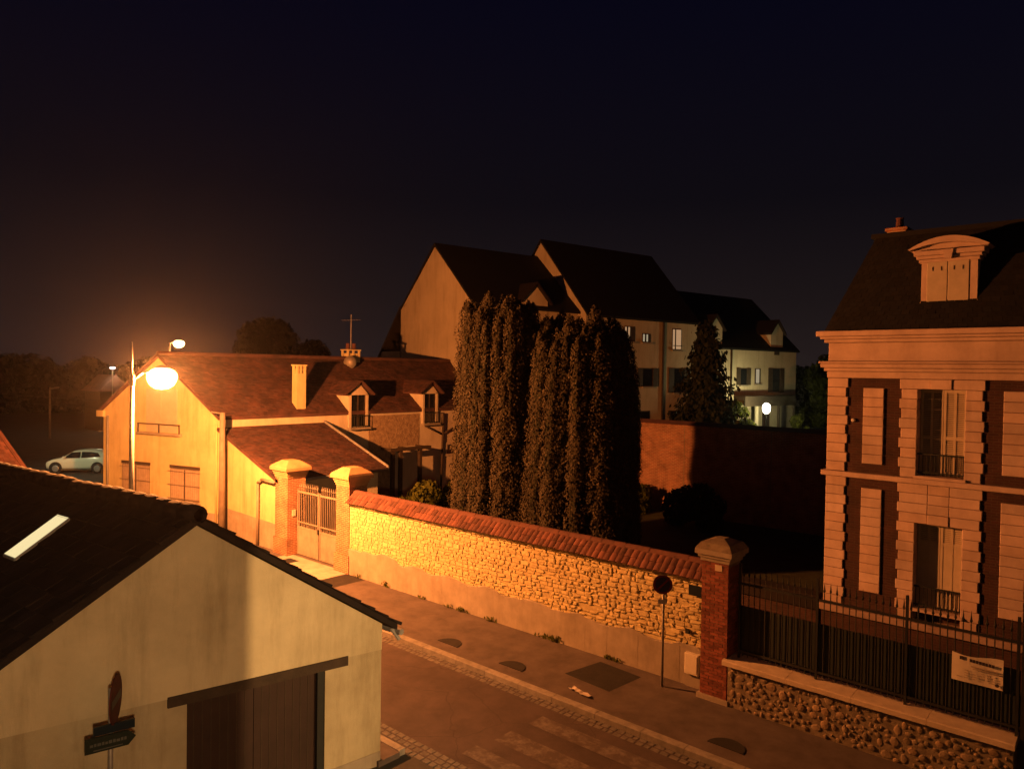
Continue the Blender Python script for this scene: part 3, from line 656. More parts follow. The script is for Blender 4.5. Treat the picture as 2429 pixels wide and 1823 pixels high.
# gable with an opening (lower wall)
def panel(mb, pts, o0, o1):
    n = len(pts); mb.add([G(l, z, o0) for l, z in pts]+[G(l, z, o1) for l, z in pts], [tuple(range(n)), tuple(reversed(range(n, 2*n)))]+[(i, (i+1) % n, (i+1) % n+n, i+n) for i in range(n)])
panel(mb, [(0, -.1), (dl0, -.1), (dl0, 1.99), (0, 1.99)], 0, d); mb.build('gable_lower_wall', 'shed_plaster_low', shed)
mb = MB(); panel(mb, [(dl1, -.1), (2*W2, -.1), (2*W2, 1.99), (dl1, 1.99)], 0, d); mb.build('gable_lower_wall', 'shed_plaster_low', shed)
mb = MB(); panel(mb, [(0, 1.99), (2*W2, 1.99), (2*W2, ZE), (W2, ZR), (0, ZE)], .02, d); mb.build('gable_upper_wall', 'shed_plaster', shed)
mb = MB(); mb.add([S(0, .05, -.1), S(0, SL, -.1), S(0, SL, ZE), S(0, .05, ZE)], [(0, 1, 2, 3)]); mb.add([S(2*W2, .05, -.1), S(2*W2, SL, -.1), S(2*W2, SL, ZE), S(2*W2, .05, ZE)], [(0, 1, 2, 3)])
mb.add([S(0, SL, -.1), S(2*W2, SL, -.1), S(2*W2, SL, ZE), S(W2, SL, ZR), S(0, SL, ZE)], [(0, 1, 2, 3, 4)]); mb.build('side_wall', 'shed_plaster', shed)
mb = MB(); panel(mb, [(dl0-.40, dz), (dl1+.28, dz), (dl1+.28, 2.02), (dl0-.40, 2.02)], .045, -.2); mb.build('lintel', 'wood_dark', shed)
for a, b in ((dl0+.12, dl0+1.16), (dl0+1.17, dl1)):
    mb = MB(); panel(mb, [(a, -.08), (b, -.08), (b, dz), (a, dz)], -.12, -.16); dr = mb.build('door_leaf', 'brown_door', shed)
    mb = MB(); k = a+.13
    while k < b-.05: panel(mb, [(k, -.06), (k+.012, -.06), (k+.012, dz-.02), (k, dz-.02)], -.112, -.119); k += .13
    mb.build('door_batten', 'wood_dark', dr)
mb = MB(); panel(mb, [(dl0, -.1), (dl0+.12, -.1), (dl0+.12, dz), (dl0, dz)], -.03, -.16); mb.build('door_frame', 'iron', shed)
mb = MB(); panel(mb, [(0, -.1), (dl0, -.1), (dl0, .10), (0, .16)], .012, .001); mb.build('plinth_band', 'cement', shed); mb = MB(); panel(mb, [(dl1, -.1), (2*W2, -.1), (2*W2, .1), (dl1, .1)], .012, .001); mb.build('plinth_band', 'cement', shed)
# roof
th = .10; ov = .22
def roof_pt(side, f, s, lift=0):  # side 0 = street slope, 1 = camera-left slope; f 0 ridge .. 1 eave
    l = W2+(W2+ov)*f*(1 if side else -1); z = ZR+.02-(ZR-ZE)*f*(1+ov/W2)+lift
    return Vector(S(l, s, z))
mb = MB()
for side in (0, 1):
    a = [roof_pt(side, 0, -.12), roof_pt(side, 0, SL), roof_pt(side, 1, SL), roof_pt(side, 1, -.12)]
    b = [p+Vector((0, 0, .11)) for p in a]
    mb.add(a+b, [(0, 1, 2, 3), (7, 6, 5, 4), (0, 4, 5, 1), (1, 5, 6, 2), (2, 6, 7, 3), (3, 7, 4, 0)])
mb.build('roof_deck', 'dark_tile', shed)
for side in (0, 1):
    E0, E1, R1, R0 = roof_pt(side, 1.02, -.13, .115), roof_pt(side, 1.02, SL, .115), roof_pt(side, 0, SL, .115), roof_pt(side, 0, -.13, .115)
    tile_sheet('roof_tiles', E0, E1, R1, R0, .30, .22, 'dark_tile', shed, .022, jit=.012, spread=.4)
mb = MB(); mb.lathe([(.10, 0), (.135, .02), (.165, .40), (.12, .42)], (0, 0, 0), 12, 'x'); rme = mb.mesh('ridge_tile', True); rme.materials.append(M['dark_tile'])
s = -.16; ang = math.atan2(rd.y, rd.x)
while s < SL-.2:
    o = link(bpy.data.objects.new('ridge_tile', rme)); p = roof_pt(0, 0, s); o.location = (p.x, p.y, p.z+.13+R(-.008, .008)); o.rotation_euler = (0, R(-.03, .03), ang); parent(o, shed); s += .37
sk = MB()
def Q(s, f, lift): return roof_pt(1, f, s, lift)
k_ = W2/(W2+ov)
c4 = [Q(2.98, .445*k_+.0, .20), Q(2.54, .445*k_, .20), Q(2.70, .19*k_, .20), Q(3.13, .19*k_, .20)]
sk.add(c4, [(0, 1, 2, 3)]); sko = sk.build('skylight_pane', 'lit_skylight', shed)
mb = MB()
for a, b in zip(c4, c4[1:]+c4[:1]): mb.tube(a-Vector((0, 0, .03)), b-Vector((0, 0, .03)), .028, .028, 4)
mb.build('skylight_frame', 'zinc', shed)
gut = MB()
for i in range(8):
    a, b = roof_pt(0, 1.03, -.1+i*.95), roof_pt(0, 1.03, -.1+(i+1)*.95); gut.tube(a, b, .06, .06, 8)
gut.build('gutter', 'zinc', shed)
p = roof_pt(0, 1.0, .05); MB().tube((p.x, p.y, p.z), (p.x+.1, p.y+.12, p.z-.22), .035, .035, 8).build('downpipe_elbow', 'zinc', shed)

# road sign in front of the shed, seen almost edge-on
sp = thing('no_entry_sign', (-10.61, 3.83, 0), 'round red sign seen edge-on with green direction plate before the garage', 'road sign')
MB().tube((-10.61, 3.83, -.1), (-10.61, 3.83, 2.62), .032, .032, 10).build('post', 'pole_steel', sp, True)
NE = (.55, .84, 0); c0 = (-10.59, 3.87, 2.46); dd = disc(c0, .325, .02, 'shaded_red', 'disc', sp, NE)
nv = Vector(NE).normalized(); a = nv.cross(Vector((0, 0, 1))); cc = Vector(c0)+nv*.024; z_ = Vector((0, 0, 1))
MB().add([cc+a*.24+z_*.055, cc+a*.24-z_*.055, cc-a*.24-z_*.055, cc-a*.24+z_*.055], [(0, 1, 2, 3)]).build('white_bar', 'shaded_white', dd)
Tp = frame(-10.57, 3.80, .206, .978)
pm = MB(Tp); pm.prism([(-.30, 1.84), (.22, 1.84), (.31, 1.94), (.22, 2.04), (-.30, 2.04)], 'y', -.075, -.045); dp_ = pm.build('direction_plate', 'sign_green', sp)
pm = MB(Tp); pm.prism([(-.20, 2.055), (.30, 2.055), (.30, 2.17), (-.20, 2.17)], 'y', -.06, -.03); pm.build('upper_plate', 'plate_navy', sp)
pm = MB(Tp)
xx = -.24
while xx < .17: w = R(.025, .05); pm.box(xx, xx+w, -.079, -.076, 1.925, 1.958+R(0, .012)); xx += w+.012
pm.box(-.20, .15, -.079, -.076, 1.865, 1.878); stuff(pm.build('plate_marks', 'shaded_white', dp_))

# ------------------------------------------------------------------ gabled house with dormers, and its lean-to
HX, HY = -29.83, 15.0; gdx = Vector((-.959, -.284, 0)); HW = 7.3; HE, HR = 4.95, 7.46; RX = -33.3; HL = 31.5
house = thing('gabled_house', (-33, 20, 0), 'ochre rendered house with long tiled roof, two dormers and gable towards street', 'house')
hg0 = Vector((HX, HY, 0)); hgn = Vector((.284, -.959, 0))
TG = Matrix(((gdx.x, hgn.x, 0, HX), (gdx.y, hgn.y, 0, HY), (0, 0, 1, 0), (0, 0, 0, 1)))   # gable frame: x along gable, y outwards
def gbox(x0, x1, z0, z1, y0, y1, name, m, par=house): return MB(TG).box(x0, x1, y0, y1, z0, z1).build(name, m, par)
MB(TG).prism([(0, -.1), (HW, -.1), (HW, HE), (HW/2, HR-.06), (0, HE)], 'y', -.35, 0).build('gable_wall', 'plaster', house)
HX2 = HX-.959*HW; HY2 = HY-.284*HW
# side wall towards the garden, with an open carport bay
MB().box(HX-.35, HX, HY, HL, -.1, HE-.02).build('side_wall', 'white_render', house)
MB().box(HX-.002, HX+.03, 22.75, 26.05, 2.95, 4.62).build('rubble_panel', 'rubble_face', house)
MB().box(HX-.002, HX+.025, 22.75, 24.2, .3, 2.945).build('rubble_panel', 'rubble_face', house)
for y in (23.55, 24.05, 25.35): MB().box(HX+.75, HX+.92, y, y+.17, -.1, 2.85).build('canopy_post', 'wood_dark', house)
MB().box(HX+.70, HX+.97, 23.4, 26.1, 2.85, 2.99).build('canopy_beam', 'wood_dark', house)
for y in (23.5, 24.6, 25.8): MB().box(HX+.03, HX+.72, y, y+.1, 2.87, 2.98).build('canopy_joist', 'wood_dark', house)
mb = MB(); mb.add([(HX2, HY2, -.1), (HX2, HL, -.1), (HX2, HL, HE), (HX2, HY2, HE)], [(0, 1, 2, 3)]); mb.add([(HX, HL, -.1), (HX2, HL, -.1), (HX2, HL, HE), (RX, HL, HR), (HX, HL, HE)], [(0, 1, 2, 3, 4)]); mb.build('rear_wall', 'white_render', house)
Rg = hg0+gdx*(HW/2)+Vector((0, 0, HR)); Rg += hgn*.12; RX = Rg.x
eo = .07; slope = (HR-HE)/(HW/2*.959)
E0 = hg0+hgn*.12+Vector((eo, 0, HE-.06)); E0.z = HE-.10; E1 = Vector((HX+eo, HL+.2, HE-.10)); R1 = Vector((RX, HL+.2, HR+.04)); R0 = Vector((RX, Rg.y, HR+.04))
F0 = hg0+gdx*(HW+.3)+hgn*.12; F0.z = HE-.10; F1 = Vector((F0.x, HL+.2, HE-.10))
mb = MB()
for a in ((E0, E1, R1, R0), (F0, F1, R1, R0)):
    b = [p-Vector((0, 0, .12)) for p in a]; mb.add(list(a)+b, [(0, 1, 2, 3), (7, 6, 5, 4), (0, 4, 5, 1), (1, 5, 6, 2), (2, 6, 7, 3), (3, 7, 4, 0)])
rf = mb.build('roof_deck', 'old_tile', house)
tile_sheet('roof_tiles', E0, E1, R1, R0, .13, .19, 'old_tile', house, .014)
tile_sheet('roof_tiles', F0, F1, R1, R0, .26, .38, 'old_tile', house, .014)
mb = MB().lathe([(.09, 0), (.115, .02), (.115, .36)], (0, 0, 0), 10, 'y'); rme = mb.mesh('ridge_tile'); rme.materials.append(M['old_tile'])
y = Rg.y
while y < HL: o = link(bpy.data.objects.new('ridge_tile', rme)); o.location = (RX, y, HR+.05); parent(o, house); y += .35
# gable windows
def win(x0, x1, z0, z1, kind):
    f = gbox(x0, x1, z0, z1, -.10, -.06+.065, 'window_reveal', 'gate_paint')
    if kind == 'lace':
        p = gbox(x0+.06, x1-.06, z0+.06, z1-.06, -.02, .012, 'pane', 'curtain', f); gbox((x0+x1)/2-.03, (x0+x1)/2+.03, z0+.05, z1-.05, .0, .02, 'mullion', 'wood_dark', f)
        mb = MB(TG); n = 13
        for i in range(n): xx = x0+(x1-x0)*(i+.5)/n; mb.tube((xx, .07, z0-.02), (xx, .07, z1+.02), .006, .006, 5)
        for zz in (z0+.12, (z0+z1)/2, z1-.12): mb.box(x0-.1, x1+.1, .064, .076, zz-.012, zz+.012)
        mb.build('window_grille', 'gate_paint', f)
    gbox(x0-.08, x1+.08, z0-.08, z0, .0, .09, 'sill', 'cement', f); gbox(x0-.03, x1+.03, z1, z1+.13, .0, .035, 'window_lintel', 'wood_dark', f)
    return f
win(1.14, 2.90, 1.10, 2.52, 'lace'); win(4.20, 6.0, 1.13, 2.52, 'lace')
uw = gbox(2.5, 4.45, 4.05, 5.95, -.12, .01, 'shuttered_window', 'shutter')
mb = MB(TG)
for z in np.arange(4.1, 5.9, .06): mb.box(2.55, 3.46, .01, .022, z, z+.035).box(3.5, 4.4, .01, .022, z, z+.035)
mb.build('shutter_slat', 'shutter', uw)
rl = MB(TG)
for xx in (2.25, 3.5, 4.82): rl.box(xx-.025, xx+.025, .10, .14, 4.0, 4.42)
rl.box(2.22, 4.86, .10, .14, 4.38, 4.42); rl.build('window_rail', 'wood_dark', uw); gbox(2.2, 4.88, 3.93, 4.02, 0, .18, 'sill', 'cement', uw)
gbox(0, HW, -.1, .75, .0, .02, 'plinth_band', 'cement')
MB(TG).tube((HW-.35, .05, HE-.3), (HW-.35, .05, .3), .05, .05, 8).build('downpipe', 'zinc', house, True)
MB(TG).box(HW-.12, HW+.32, -.1, .14, HE-.36, HE-.08).build('eave_corbel', 'plaster', house)
MB(TG).tube((.12, .05, HE-.4), (.12, .05, .2), .045, .045, 8).build('downpipe', 'plaster', house, True)
# chimneys
def chimney(x0, x1, y0, y1, z0, z1, m, name='chimney', holes=True):
    c = MB().box(x0, x1, y0, y1, z0, z1-.42).box(x0-.04, x1+.04, y0-.04, y1+.04, z1-.06, z1).build(name, m, house)
    mb = MB()
    for (xx, yy) in ((x0, y0), (x1-.09, y0), (x0, y1-.09), (x1-.09, y1-.09), (x1-.09, (y0+y1)/2-.06), (x0, (y0+y1)/2-.06)): mb.box(xx, xx+.09, yy, yy+.09, z1-.42, z1-.06)
    mb.box(x0+.1, x1-.1, y0+.1, y1-.1, z1-.42, z1-.2); mb.build('flue_opening', m, c)
    return c
chimney(-30.40, -30.0, 18.78, 19.26, 4.7, 7.12, 'plaster')
chimney(-33.6, -33.0, 23.75, 24.55, 6.6, 8.0, 'plaster')
for y in (23.95, 24.35): MB().lathe([(.12, 0), (.10, .30), (.12, .33)], (-33.3, y, 8.0), 10).build('chimney_pot', 'tile', house)
dsh = thing('satellite_dish', (-32.85, 24.0, 7.25), 'round satellite dish fixed to the far chimney of the gabled house', 'satellite dish')
mb = MB(frame(-32.75, 23.75, .75, .66)); mb.lathe([(.02, .07), (.18, .05), (.33, -.01), (.34, -.015)], (0, -.15, 7.3), 20, 'y'); mb.build('reflector', 'satellite', dsh, True)
MB().tube((-33.0, 24.0, 7.1), (-32.72, 23.72, 7.25), .02, .02, 6).build('bracket', 'iron', dsh)
an = thing('television_aerial', (-33.3, 24.15, 8.0), 'thin television aerial mast rising from the far chimney', 'aerial')
MB().tube((-33.3, 24.15, 7.6), (-33.3, 24.15, 9.9), .022, .018, 6).build('mast', 'pole_steel', an)
mb = MB().tube((-33.9, 24.0, 9.6), (-32.7, 24.3, 9.6), .009, .009, 5)
for i in range(6): q = Vector((-33.8+.2*i, 24.02+.05*i, 9.6)); mb.tube(q-Vector((-.06, .22, 0)), q+Vector((-.06, .22, 0)), .006, .006, 4)
mb.build('aerial_rods', 'pole_steel', an)
# dormers
def dormer(y0, y1):
    zb, zt, za = 4.12, 5.68, 6.40; xf = HX+.14
    d = MB().box(xf-.10, xf, y0-.10, y0+.03, zb-.1, zt+.05).box(xf-.10, xf, y1-.03, y1+.10, zb-.1, zt+.05).prism([(y0-.12, zt), (y1+.12, zt), ((y0+y1)/2, za-.14)], 'x', xf-.09, xf).build('dormer_front', 'white_render', house)
    MB().box(xf-.14, xf-.10, y0, y1, zb, zt).build('dormer_window', 'curtain' if False else 'glass', d)
    mb = MB().box(xf-.10, xf-.06, y0+.03, y0+.07, zb, zt).box(xf-.10, xf-.06, y1-.07, y1-.03, zb, zt).box(xf-.10, xf-.065, (y0+y1)/2-.03, (y0+y1)/2+.03, zb, zt).box(xf-.10, xf-.065, y0+.07, y1-.07, zb+.6, zb+.64).build('window_frame', 'wood_dark', d)
    ck = MB(); xb = xf-(zt-HE)/slope-.9
    for y in (y0-.10, y1+.02): ck.prism([(xf-.09, HE-.55), (xf-.09, zt+.04), (xf-(zt-HE+.2)/slope-.5, zt+.04)], 'y', y, y+.08)
    ck.build('dormer_cheek', 'white_render', d)
    ym = (y0+y1)/2; xr = xf-(za-HE)/slope-.8
    for s, ye in ((-1, y0-.48), (1, y1+.34)):
        ze = zt+.06; A = Vector((xf+.22, ye, ze)); B = Vector((xf-(ze-HE)/slope-.6, ye, ze)); Cc = Vector((xr, ym, za)); Dd = Vector((xf+.22, ym, za))
        b = [p-Vector((0, 0, .07)) for p in (A, B, Cc, Dd)]
        MB().add([A, B, Cc, Dd]+b, [(0, 1, 2, 3), (7, 6, 5, 4), (0, 4, 5, 1), (1, 5, 6, 2), (2, 6, 7, 3), (3, 7, 4, 0)]).build('dormer_roof', 'old_tile', d)
        tile_sheet('roof_tiles', A, B, Cc, Dd, .13, .19, 'old_tile', d, .014)
    mb = MB(); n = 8
    for i in range(n): yy = y0-.02+(y1-y0+.04)*i/(n-1); mb.tube((xf+.12, yy, zb), (xf+.12, yy, zb+.55), .011, .011, 5)
    mb.box(xf+.10, xf+.14, y0-.04, y1+.04, zb+.53, zb+.57).box(xf+.105, xf+.135, y0-.04, y1+.04, zb+.02, zb+.05); mb.build('window_rail', 'iron', d)
    MB().box(xf-.1, xf+.2, y0-.14, y1+.14, zb-.12, zb-.03).build('sill', 'cement', d)
dormer(21.58, 22.52); dormer(26.30, 27.20)
dpm = MB(); dpm.tube((HX+.12, 27.75, 4.6), (HX+.12, 27.6, .2), .06, .06, 8).tube((HX+.12, 26.4, 3.95), (HX+.12, 27.6, 3.45), .045, .045, 8).tube((HX+.12, 28.9, 3.9), (HX+.12, 27.65, 3.45), .045, .045, 8); dpm.build('downpipe', 'wood_dark', house, True)
w_ = MB().box(HX-.02, HX+.05, 28.0, 28.75, 2.2, 2.95).build('small_window', 'shutter', house); MB().box(HX+.051, HX+.056, 28.12, 28.6, 2.32, 2.83).build('pane', 'glass', w_)

lean = thing('lean_to', (-27.6, 17.5, 0), 'low rendered outbuilding with sloping tile roof against the gabled house', 'outbuilding')
LZ0, LZ1, LXE, LYE = 4.40, 2.86, -25.25, 20.1
MB().prism([(HX+.02, -.1), (-25.16, -.1), (-25.16, LZ1-.12), (HX+.02, LZ0-.16)], 'y', 15.0, 15.25).build('front_wall', 'plaster', lean)
MB().prism([(HX+.02, .0), (-25.17, .0), (-25.17, 1.0), (HX+.02, 1.12)], 'y', 14.982, 14.999).build('plinth_band', 'cement', lean)
mb = MB().box(-25.55, -25.35, 15.7, LYE-.25, -.1, LZ1-.2); mb.prism([(HX+.04, -.1), (-25.4, -.1), (-25.4, LZ1-.15), (HX+.04, LZ0-.2)], 'y', LYE-.4, LYE-.2); mb.build('rear_wall', 'white_render', lean)
a = [Vector((LXE+.28, 14.86, LZ1-.14)), Vector((LXE+.28, LYE, LZ1-.14)), Vector((HX+.03, LYE, LZ0)), Vector((HX+.03, 14.86, LZ0))]
b = [p-Vector((0, 0, .12)) for p in a]; MB().add(a+b, [(0, 1, 2, 3), (7, 6, 5, 4), (0, 4, 5, 1), (1, 5, 6, 2), (2, 6, 7, 3), (3, 7, 4, 0)]).build('roof_deck', 'old_tile', lean)
tile_sheet('roof_tiles', a[0], a[1], a[2], a[3], .125, .18, 'old_tile', lean, .016)
MB().prism([(HX+.05, LZ0-.02), (LXE+.28, LZ1-.16), (LXE+.28, LZ1-.02), (HX+.05, LZ0+.12)], 'y', LYE, LYE+.05).build('verge_board', 'zinc', lean)
MB().tube((LXE+.33, 14.9, LZ1-.2), (LXE+.33, LYE, LZ1-.2), .06, .06, 8).build('gutter', 'zinc', lean, True)
MB().tube((-26.5, 14.90, 2.46), (-26.5, 14.90, -.05), .055, .055, 10).tube((-26.5, 14.90, 2.46), (-26.2, 14.88, 2.62), .055, .055, 10).tube((-26.2, 14.88, 2.62), (-25.1, 14.80, 2.64), .055, .055, 10).build('downpipe', 'gate_paint', lean, True)

# utility pole beside the house
up_ = thing('utility_pole', (-28.83, 14.62, 0), 'bare concrete utility pole standing at the corner of the gabled house', 'pole')
MB().tube((-28.83, 14.62, -.05), (-28.83, 14.62, 5.1), .15, .105, 12).build('shaft', 'pole_wood', up_, True)
MB().tube((-28.83, 14.62, 5.06), (-29.25, 14.35, 5.12), .03, .03, 6).build('bracket', 'pole_steel', up_)

# ------------------------------------------------------------------ villa on the right
villa = thing('brick_villa', (-4.07, 24, 0), 'two storey brick and pale stone villa with mansard roof on the right', 'house')
VY = 20.0; VX0, VX1 = -6.70, -1.44
MB().box(VX0+.05, VX1-.05, VY+.36, 29, -.1, 8.0).build('wall_core', 'brick_dark', villa)
mb = MB()
for a, b in ((-6.2, -4.9), (-3.24, -1.94)):
    mb.box(a, b, VY+.05, VY+.38, 4.52, 6.93).box(a, b, VY+.05, VY+.38, 1.02, 4.38)
mb.build('brick_panel', 'brick_dark', villa)
def vblock(x0, x1, z0, z1, yo=0.0, par=villa, dep=.38): return MB().cbox(x0+.003, x1-.003, VY-yo, VY+dep, z0+.004, z1-.004, .012, tcol(.10, .03)).build('stone_block', 'ashlar', par)
def course(z0, z1, n):
    hs = (z1-z0)/n
    for i in range(n):
        za, zb = z0+hs*i, z0+hs*(i+1); wd = .045 if i % 2 else 0
        vblock(VX0, -6.23+wd, za, zb); vblock(VX1, -1.91-wd, za, zb) if False else vblock(-1.91-wd, VX1, za, zb)
        yield i, za, zb, wd
for i, za, zb, wd in course(4.52, 6.93, 10):
    if zb > 6.70:
        vblock(-4.93-wd, -4.30, za, zb); vblock(-4.30, -3.84, za, zb, .03); vblock(-3.84, -3.21+wd, za, zb)
    else:
        vblock(-4.93-wd, -4.57, za, zb); vblock(-3.56, -3.21+wd, za, zb)
    if 0 < i < 9:
        vblock(-5.82, -5.33, za, zb); vblock(-2.81, -2.32, za, zb)
for i, za, zb, wd in course(1.02, 4.38, 14):
    if zb > 3.44:
        vblock(-4.93-wd, -4.30, za, zb); vblock(-4.30, -3.84, za, zb, .025 if zb < 3.8 else 0); vblock(-3.84, -3.21+wd, za, zb)
    else:
        vblock(-4.93-wd, -4.57, za, zb); vblock(-3.56, -3.21+wd, za, zb)
    if 1 < i < 13:
        vblock(-5.82, -5.33, za, zb); vblock(-2.81, -2.32, za, zb)
def vwin(z0, z1, louv):
    w = MB().box(-4.57, -3.56, VY+.34, VY+.37, z0, z1).build('window', 'wood_dark', villa)
    for a, b in ((-4.555, -4.07), (-4.06, -3.575)):
        l = MB(); st = .055
        l.box(a, a+st, VY+.29, VY+.325, z0+.02, z1-.02).box(b-st, b, VY+.29, VY+.325, z0+.02, z1-.02)
        for zz in (z0+.02, z1-.09) + ((z0+(z1-z0)*.42,) if louv else (z1-.52,)): l.box(a+st, b-st, VY+.292, VY+.322, zz, zz+.07)
        l.box((a+b)/2-.028, (a+b)/2+.028, VY+.291, VY+.324, z0+.02, z1-.02)
        lf = l.build('shutter_leaf', 'shutter', w)
        mb = MB(); zz = z0+.10
        lo = z0+.1 if louv else z1-.45
        if not louv: mb.box(a+st, b-st, VY+.30, VY+.31, z0+.09, z1-.52)
        zz = lo
        while zz < z1-.12:
            mb.add([(a+st, VY+.296, zz), (b-st, VY+.296, zz), (b-st, VY+.318, zz+.035), (a+st, VY+.318, zz+.035)], [(0, 1, 2, 3)]); zz += .045
        mb.build('louvre', 'shutter', lf)
    MB().box(-4.62, -3.51, VY-.06, VY+.36, z0-.07, z0-.005).build('sill', 'ashlar', w)
    r_ = MB()
    for i in range(12): xx = -4.53+i*.0855; r_.tube((xx, VY+.10, z0+.02), (xx, VY+.10, z0+.52), .011, .011, 5)
    r_.box(-4.57, -3.56, VY+.08, VY+.12, z0+.50, z0+.54).box(-4.57, -3.56, VY+.085, VY+.115, z0+.06, z0+.09); r_.build('window_rail', 'iron', w)
vwin(4.59, 6.70, True); vwin(1.35, 3.42, False)
def band(x0, x1, z0, z1, pro, name, m='ashlar', y1=VY+.38): return MB().cbox(x0-pro, x1+pro, VY-pro, y1, z0, z1, .015).build(name, m, villa)
band(VX0, VX1, 4.385, 4.515, .10, 'string_course'); band(VX0, VX1, 6.935, 7.10, .02, 'architrave'); band(VX0, VX1, 7.105, 7.19, .08, 'architrave'); band(VX0, VX1, 7.195, 7.30, .15, 'architrave'); band(VX0, VX1, 7.305, 7.36, .19, 'architrave')
band(VX0, VX1, 7.365, 7.84, .0, 'frieze'); band(VX0, VX1, 7.845, 7.93, .09, 'cornice', y1=29.2); band(VX0, VX1, 7.935, 8.0, .17, 'cornice', y1=29.2); band(VX0, VX1, 8.005, 8.14, .25, 'cornice', y1=29.3)
band(VX0, VX1, -.1, .84, .03, 'base_wall', 'brick_dark'); band(VX0, VX1, .845, 1.01, .13, 'base_course', 'stucco_base')
lq = []
mn = MB(); y0, y1 = VY+.02, 28.9; xa, xb = VX0-.12, VX1+.12; xi, xj = xa+.95, xb-.95
B = [(xa, y0, 8.15), (xb, y0, 8.15), (xb, y1, 8.15), (xa, y1, 8.15)]; Tt = [(xi, y0+.95, 10.62), (xj, y0+.95, 10.62), (xj, y1-.95, 10.62), (xi, y1-.95, 10.62)]
mn.add(B+Tt, [(0, 1, 5, 4), (1, 2, 6, 5), (2, 3, 7, 6), (3, 0, 4, 7), (4, 5, 6, 7)]); mo = mn.build('mansard_roof', 'slate', villa)
tile_sheet('roof_slates', B[0], B[1], Tt[1], Tt[0], .14, .20, 'slate', mo, .008, jit=.003, spread=.3); tile_sheet('roof_slates', B[3], B[0], Tt[0], Tt[3], .14, .24, 'slate', mo, .008, jit=.003, spread=.3)
MB().box(xi-.1, xj+.1, y0+.85, y1-.85, 10.60, 10.72).build('roof_flashing', 'slate', mo)
ch = MB().box(-5.85, -5.40, 21.9, 22.6, 10.5, 11.02).box(-5.90, -5.35, 21.85, 22.65, 10.94, 11.02).build('chimney', 'brick', villa); MB().lathe([(.11, 0), (.09, .26), (.11, .30)], (-5.62, 22.2, 11.02), 10).build('chimney_pot', 'tile', ch)
# dormer with segmental pediment
dm = MB().box(-4.62, -4.50, 20.28, 21.2, 8.6, 9.78).box(-3.58, -3.43, 20.28, 21.2, 8.6, 9.78).box(-4.50, -3.58, 20.42, 20.46, 8.42, 9.8).build('stone_dormer', 'ashlar', villa)
mb = MB(); 
for s, xo in ((-1, -4.62), (1, -3.43)):
    mb.prism([(xo, 8.58), (xo+s*.13, 8.58), (xo+s*.13, 8.64), (xo+s*.06, 8.72), (xo, 8.85)], 'y', 20.26, 20.5)
mb.build('dormer_scroll', 'ashlar', dm)
for z0, z1, e in ((9.78, 9.86, .05), (9.865, 9.94, .10), (9.945, 10.06, .15)):
    MB().cbox(-4.62-e, -3.43+e, 20.28-e, 21.4, z0, z1, .012).build('entablature', 'ashlar', dm)
cxp = -4.025; hw = .86; ris = .27; n = 16
arc = [(cxp+hw*(2*i/n-1), 10.10+ris*(1-(2*i/n-1)**2)) for i in range(n+1)]; inn = [(cxp+(hw-.02)*(2*i/n-1)*.97, 10.075+(ris-.03)*(1-(2*i/n-1)**2)*.62) for i in range(n+1)]
MB().prism(arc+inn[::-1], 'y', 20.06, 21.4).build('curved_pediment', 'ashlar', dm)
MB().prism(inn+[(inn[-1][0], 10.06), (inn[0][0], 10.06)], 'y', 20.26, 21.3).build('tympanum', 'ashlar', dm)
for a, b in ((-4.50, -4.055), (-4.045, -3.60)):
    l = MB().cbox(a, b, 20.27, 20.31, 8.44, 9.80, .012).build('dormer_shutter', 'shutter', dm)
    mb = MB()
    for xx in (a+.13, b-.13):
        for zz in (8.62, 9.62): mb.box(xx-.012, xx+.012, 20.262, 20.272, zz-.05, zz+.05)
    mb.build('shutter_strap', 'wood_dark', l)
MB().box(-4.66, -3.40, 20.2, 20.6, 8.34, 8.42).build('dormer_sill', 'ashlar', dm)
kb = MB().prism([(-4.09, 9.83), (-3.95, 9.83), (-3.91, 10.05), (-4.13, 10.05)], 'y', 20.09, 20.2).build('keystone', 'ashlar', dm)
wl_ = thing('wall_lamp', (-6.05, 19.93, 5.85), 'tiny round wall fitting on the dark brick of the villa', 'wall fitting')
MB().lathe([(.045, 0), (.05, -.05), (.03, -.08)], (-6.05, VY+.05, 5.85), 10, 'y').build('fitting', 'sign_white', wl_)

# ------------------------------------------------------------------ garden: brick wall, big yews, shrubs
gw = thing('garden_wall', (-8, 33.2, 0), 'tall brick garden wall with tile capping behind the dark yew trees', 'wall')
MB().box(-32, -6.0, 33.0, 33.35, -.1, 4.42).build('brickwork', 'brick_wall', gw)
MB().prism([(32.86, 4.42), (33.49, 4.42), (33.2, 4.60), (33.15, 4.60)], 'x', -32, -6.0).build('tile_capping', 'old_tile', gw)
for x in (-17.9, -13.5): MB().box(x, x+.03, 32.985, 33.001, 0, 4.4).build('joint_strip', 'flint_mortar', gw)

tw_ = thing('terrace_wall', (-8.2, 20.1, 0), 'low dim terrace wall joining the left corner of the villa', 'wall')
MB().box(-10.4, -6.86, 20.05, 20.35, -.1, .78).build('masonry', 'brick_dark', tw_); MB().box(-10.5, -6.86, 19.95, 20.45, .78, 1.15).build('coping', 'dark_tile', tw_)

